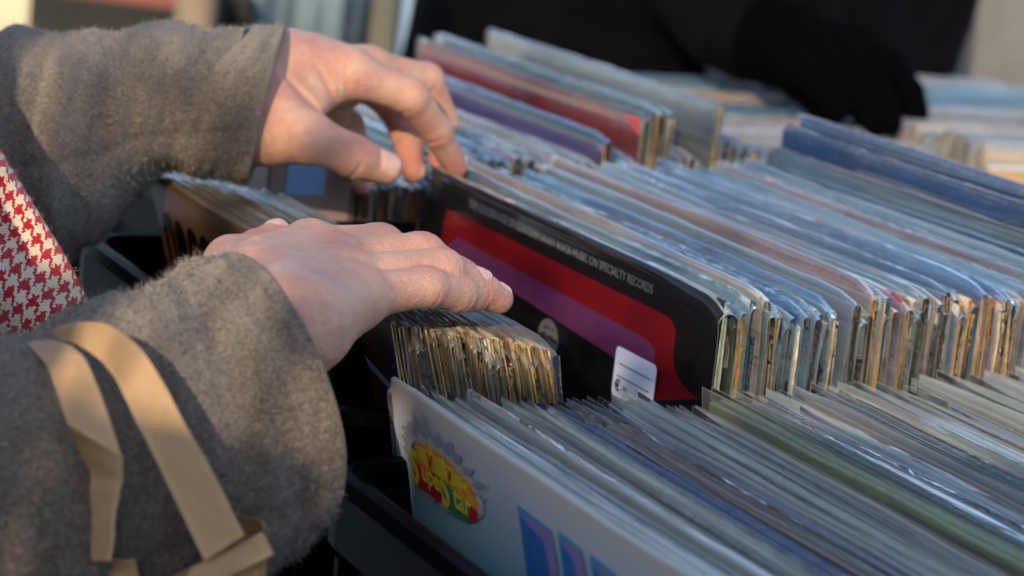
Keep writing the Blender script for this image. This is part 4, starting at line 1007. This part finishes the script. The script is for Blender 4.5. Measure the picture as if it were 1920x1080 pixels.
bag=empty('paper_bag',tuple(at(420,1040,.80)),(0,0,0)); bag.location.z=-.62; bo=np.array(bag.location)
tag(bag,'brown kraft paper bag hanging by flat handles over the near grey sleeve','bag')
def ribbon(name,Lp,Rp,n=60,m=7,th_=.0006,parent=None,sharp=False):
    Lc=catmull(px(Lp),n) if not sharp else np.array(px(Lp)); Rc=catmull(px(Rp),n) if not sharp else np.array(px(Rp)); n=len(Lc)
    G=np.zeros((n,m,3)); 
    for j in range(m): G[:,j]=Lc+(Rc-Lc)*j/(m-1)
    N=np.cross(np.gradient(G,axis=0),np.gradient(G,axis=1)); N/=np.linalg.norm(N,axis=-1,keepdims=True)+1e-9
    if (N*( -Rm[2])).sum()>0: N=-N
    wd=np.linalg.norm(G[:,-1]-G[:,0],axis=1).mean(); sl_=np.concatenate([[0],np.cumsum(np.linalg.norm(np.diff(G[:,m//2],axis=0),axis=1))])
    sg_=np.linspace(0,1,n)[:,None]; G=G+N*(.00025*np.sin(sg_*23+np.arange(m)*.7)+.00012*np.sin(sg_*61-np.arange(m)*1.3))[...,None]
    back=G-N*th_; V=np.concatenate([G.reshape(-1,3),back.reshape(-1,3)]); o=n*m; Fc=[]
    for i in range(n-1):
        for j in range(m-1):
            q=[i*m+j,(i+1)*m+j,(i+1)*m+j+1,i*m+j+1]; Fc.append(q); Fc.append([x+o for x in q[::-1]])
        for j in (0,m-1): q=[i*m+j,(i+1)*m+j,(i+1)*m+j+o,i*m+j+o]; Fc.append(q)
    for i in (0,n-1):
        for j in range(m-1): Fc.append([i*m+j,i*m+j+1,i*m+j+1+o,i*m+j+o])
    uv=np.zeros((n,m,2)); uv[:,:,0]=np.arange(m)*wd/(m-1); uv[:,:,1]=sl_[:,None]; uv=np.concatenate([uv.reshape(-1,2)]*2)
    return mesh(name,V-bo,Fc,[MT['kp']],None,parent or bag,not sharp,uv)
D=lambda P,ds:[(p[0],p[1],d) for p,d in zip(P,ds)]
ds=[.913,.875,.846,.831,.820,.812,.807,.802,.798]
S1L=[(62,662),(74,640),(130,641),(177,666),(216,713),(251,781),(286,852),(330,940),(383,1052)]
S1R=[(90,640),(100,618),(152,603),(207,611),(262,653),(312,730),(350,801),(398,886),(458,1004)]
h1=ribbon('handle',D(S1L,[d+.004 for d in ds]),D(S1R,ds),70)
S2L=[(30,660),(42,641),(84,682),(108,742),(125,792)]; S2R=[(80,650),(97,637),(143,655),(174,704),(229,858)]
ribbon('handle',D(S2L,[.903,.869,.838,.822,.816]),D(S2R,[.888,.859,.834,.818,.808]),40)
S2c=[(125,792),(150,862),(164,940),(172,1052)]; S2d=[(229,858),(226,905),(216,955),(206,1052)]
ribbon('handle_fold',D(S2c,[.816,.832,.828,.824]),D(S2d,[.808,.811,.812,.810]),24)
# bag body: panels meeting at folds
def panel(name,P,th_=.0008,nu=14,nv=10,wr_=.0015,seed=0):
    P=[np.array(p) for p in P]; rs=np.random.RandomState(seed); G=np.zeros((nu,nv,3)); nn=nrm(np.cross(P[1]-P[0],P[3]-P[0]))
    for i in range(nu):
        for j in range(nv):
            a=i/(nu-1); c=j/(nv-1); G[i,j]=(P[0]*(1-a)+P[1]*a)*(1-c)+(P[3]*(1-a)+P[2]*a)*c+nn*wr_*(math.sin(a*9+c*5+seed)*math.sin(c*7+a*3))*math.sin(math.pi*a)
    V=np.concatenate([G.reshape(-1,3),(G-nn*th_).reshape(-1,3)]); o=nu*nv; Fc=[]
    for i in range(nu-1):
        for j in range(nv-1):
            q=[i*nv+j,(i+1)*nv+j,(i+1)*nv+j+1,i*nv+j+1]; Fc.append(q); Fc.append([x+o for x in q[::-1]])
    for i in range(nu-1):
        for j in (0,nv-1): Fc.append([i*nv+j,(i+1)*nv+j,(i+1)*nv+j+o,i*nv+j+o])
    for j in range(nv-1):
        for i in (0,nu-1): Fc.append([i*nv+j,i*nv+j+1,i*nv+j+1+o,i*nv+j+o])
    uv=np.zeros((nu,nv,2)); uv[:,:,0]=np.arange(nu)[:,None]*.3/(nu-1); uv[:,:,1]=np.arange(nv)*.3/(nv-1); uv=np.concatenate([uv.reshape(-1,2)]*2)
    return mesh(name,V-bo,Fc,[MT['kp']],None,bag,True,uv)
dn_=A3(0,0,-.30)
f0,f1=at(120,1183,.815),at(497,994,.803); g1=at(530,1100,.815)
bk0,bk1=f0-Rm[2]*.09,f1+A3(.012,.06,-.012)
panel('front_panel',[f0,f1,f1+dn_,f0+dn_],seed=1); panel('gusset',[f1+Rm[0]*.0008,bk1,bk1+dn_,f1+dn_+Rm[0]*.0008],seed=2,wr_=.004); panel('back_panel',[bk0,bk1-A3(.002,0,0),bk1+dn_,bk0+dn_],seed=3)
pt=ribbon('handle_patch',[(330,1080,.8085),(346,1120,.8085)],[(492,998,.8005),(512,1040,.8005)],10,10)
ribbon('handle_patch',[(168,1046,.835),(158,1100,.835)],[(252,1049,.826),(262,1100,.826)],6,6)
# ------------------------------------------------------------------ second person, dark coat and black gloves, behind the side table
def bpt(u,v,d): return at(u,v,d)
tc=bpt(1235,200,2.42); tx=Rm[0]*A3(1,1,0); tx=nrm(tx); ty=nrm(np.cross(UP,tx))
def wp(x,y,z): return A3(*(A3(tc[0],tc[1],0)+tx*x+ty*y+UP*z))
gl={'pinky':[bpt(1505,150,1.99),bpt(1530,185,1.97),bpt(1543,205,1.96),bpt(1552,216,1.955)],
    'ring':[bpt(1560,125,1.99),bpt(1600,175,1.96),bpt(1625,210,1.95),bpt(1640,232,1.945)],
    'middle':[bpt(1590,105,2.0),bpt(1640,165,1.965),bpt(1662,205,1.955),bpt(1668,232,1.95)],
    'index':[bpt(1600,85,2.02),bpt(1672,125,1.99),bpt(1705,175,1.975),bpt(1718,212,1.97)],
    'thumb':[bpt(1500,130,1.95),bpt(1540,165,1.93),bpt(1560,190,1.925),bpt(1570,205,1.92)]}
glr={k:[.0155,.0140,.0130,.0115] for k in gl}
glb=[(bpt(1470,85,2.02),gl[k][0],.030,.018,.012) for k in ('pinky','ring','middle','index')]+[(bpt(1470,85,2.02),bpt(1380,50,2.06),.034,.042,.02)]
ap=np.array([p for J in gl.values() for p in J]+[bpt(1380,50,2.06)])
gV,gQ=hand(gl,glr,glb,[],[],[],ap.min(0)-.05,ap.max(0)+.05,.003,(),k_palm=.014)
Wb=bpt(1400,55,2.05); Eb=wp(-.02,-.14,.12); SHr=wp(-.17,0,.36); SHl=wp(.19,0,.36)
el2=wp(.235,.06,.06); w2=wp(.20,-.06,-.12)
def bodyB(P,g=0.0):
    d=d_cap(P,wp(0,0,-.15),wp(0,0,.18),.13+g,.15+g); d=smin(d,d_cap(P,SHl,SHr,.07+g,.07+g),.10); d=smin(d,d_cap(P,wp(0,0,.3),wp(0,-.03,.55),.055,.05),.05)
    if g==0: d=smin(d,d_ell(P,wp(0,-.05,.66),(.08,.08,.115)),.03)
    for s_,e_,w_ in ((SHr,Eb,Wb),(SHl,el2,w2)): d=smin(d,d_cap(P,s_,e_,.05+g,.042+g),.04); d=smin(d,d_cap(P,e_,w_,.042+g,.030+g),.02)
    if g==0:
        for sx_ in (-.1,.1): d=smin(d,d_cap(P,wp(sx_,0,-.2),wp(sx_,0,-1.03),.085,.045),.04); d=smin(d,d_cap(P,wp(sx_,0,-1.04),wp(sx_,-.16,-1.05),.038,.032),.02)
    return d
cB=wp(0,0,0)
bV,bQ=field((cB[0]-.48,cB[1]-.50,-1.09),(cB[0]+.48,cB[1]+.42,.80),.018,lambda P:bodyB(P))
bb=A3(cB[0],cB[1],-1.089)
pB=mesh('person',bV-bb,bQ,[MT['skin']],None,None,True,None,tuple(bb)); tag(pB,'blurred person in a dark coat and black glove reaching over the side table','person')
def coatB(P):
    d=bodyB(P,.022)
    q=P-wp(0,0,0).astype(np.float32); x=q@tx.astype(np.float32); y=q@ty.astype(np.float32); z=P[...,2]
    w_=.290+.02*(-z); dd=(np.sqrt((x/w_)**2+(y/.17)**2)-1)*.17; dd=np.maximum(dd,np.maximum(z-.22,-.75-z)); d=smin(d,dd,.09)
    d=d+.008*np.sin(x*28+z*9)*np.sin(z*7+x*6)+.005*np.sin(x*60-z*13)
    return np.maximum(d,z-.46)
cV,cQ=field((cB[0]-.50,cB[1]-.52,-.80),(cB[0]+.50,cB[1]+.44,.52),.014,coatB)
mesh('coat',cV-bb,cQ,[MT['dwool']],None,pB,True)
mesh('glove',gV-bb,gQ,[MT['glove']],None,pB,True)
b=MB()
for sx_ in (-.1,.1):
    rg=np.array([[wp(sx_+(.105-.035*k/8)*math.cos(a),(.105-.035*k/8)*math.sin(a),-.55-.48*k/8) for a in np.linspace(0,2*math.pi,20,endpoint=False)] for k in range(9)]); b.grid(rg-bb,cv=True)
b.build('trousers',[MT['dwool']],pB,smooth=True)
b=MB(); hg=np.array([[wp(r_*math.cos(a),-.03+r_*math.sin(a),z) for a in np.linspace(0,2*math.pi,28,endpoint=False)] for r_,z in ((.095,.64),(.104,.70),(.100,.75),(.07,.79),(.01,.805))]); b.grid(hg-bb,cv=True); b.build('woolly_hat',[MT['glove']],pB,smooth=True)
# trousers of the shopper
b=MB()
for yy in (.02,.22):
    rg=np.array([[A3(-.68-.02*k/8+(.11-.04*k/8)*math.cos(a),yy+(.11-.04*k/8)*math.sin(a),-.55-.46*k/8) for a in np.linspace(0,2*math.pi,20,endpoint=False)] for k in range(9)]); b.grid(rg-base_p,cv=True)
b.build('trousers',[MT['dwool']],person,smooth=True)
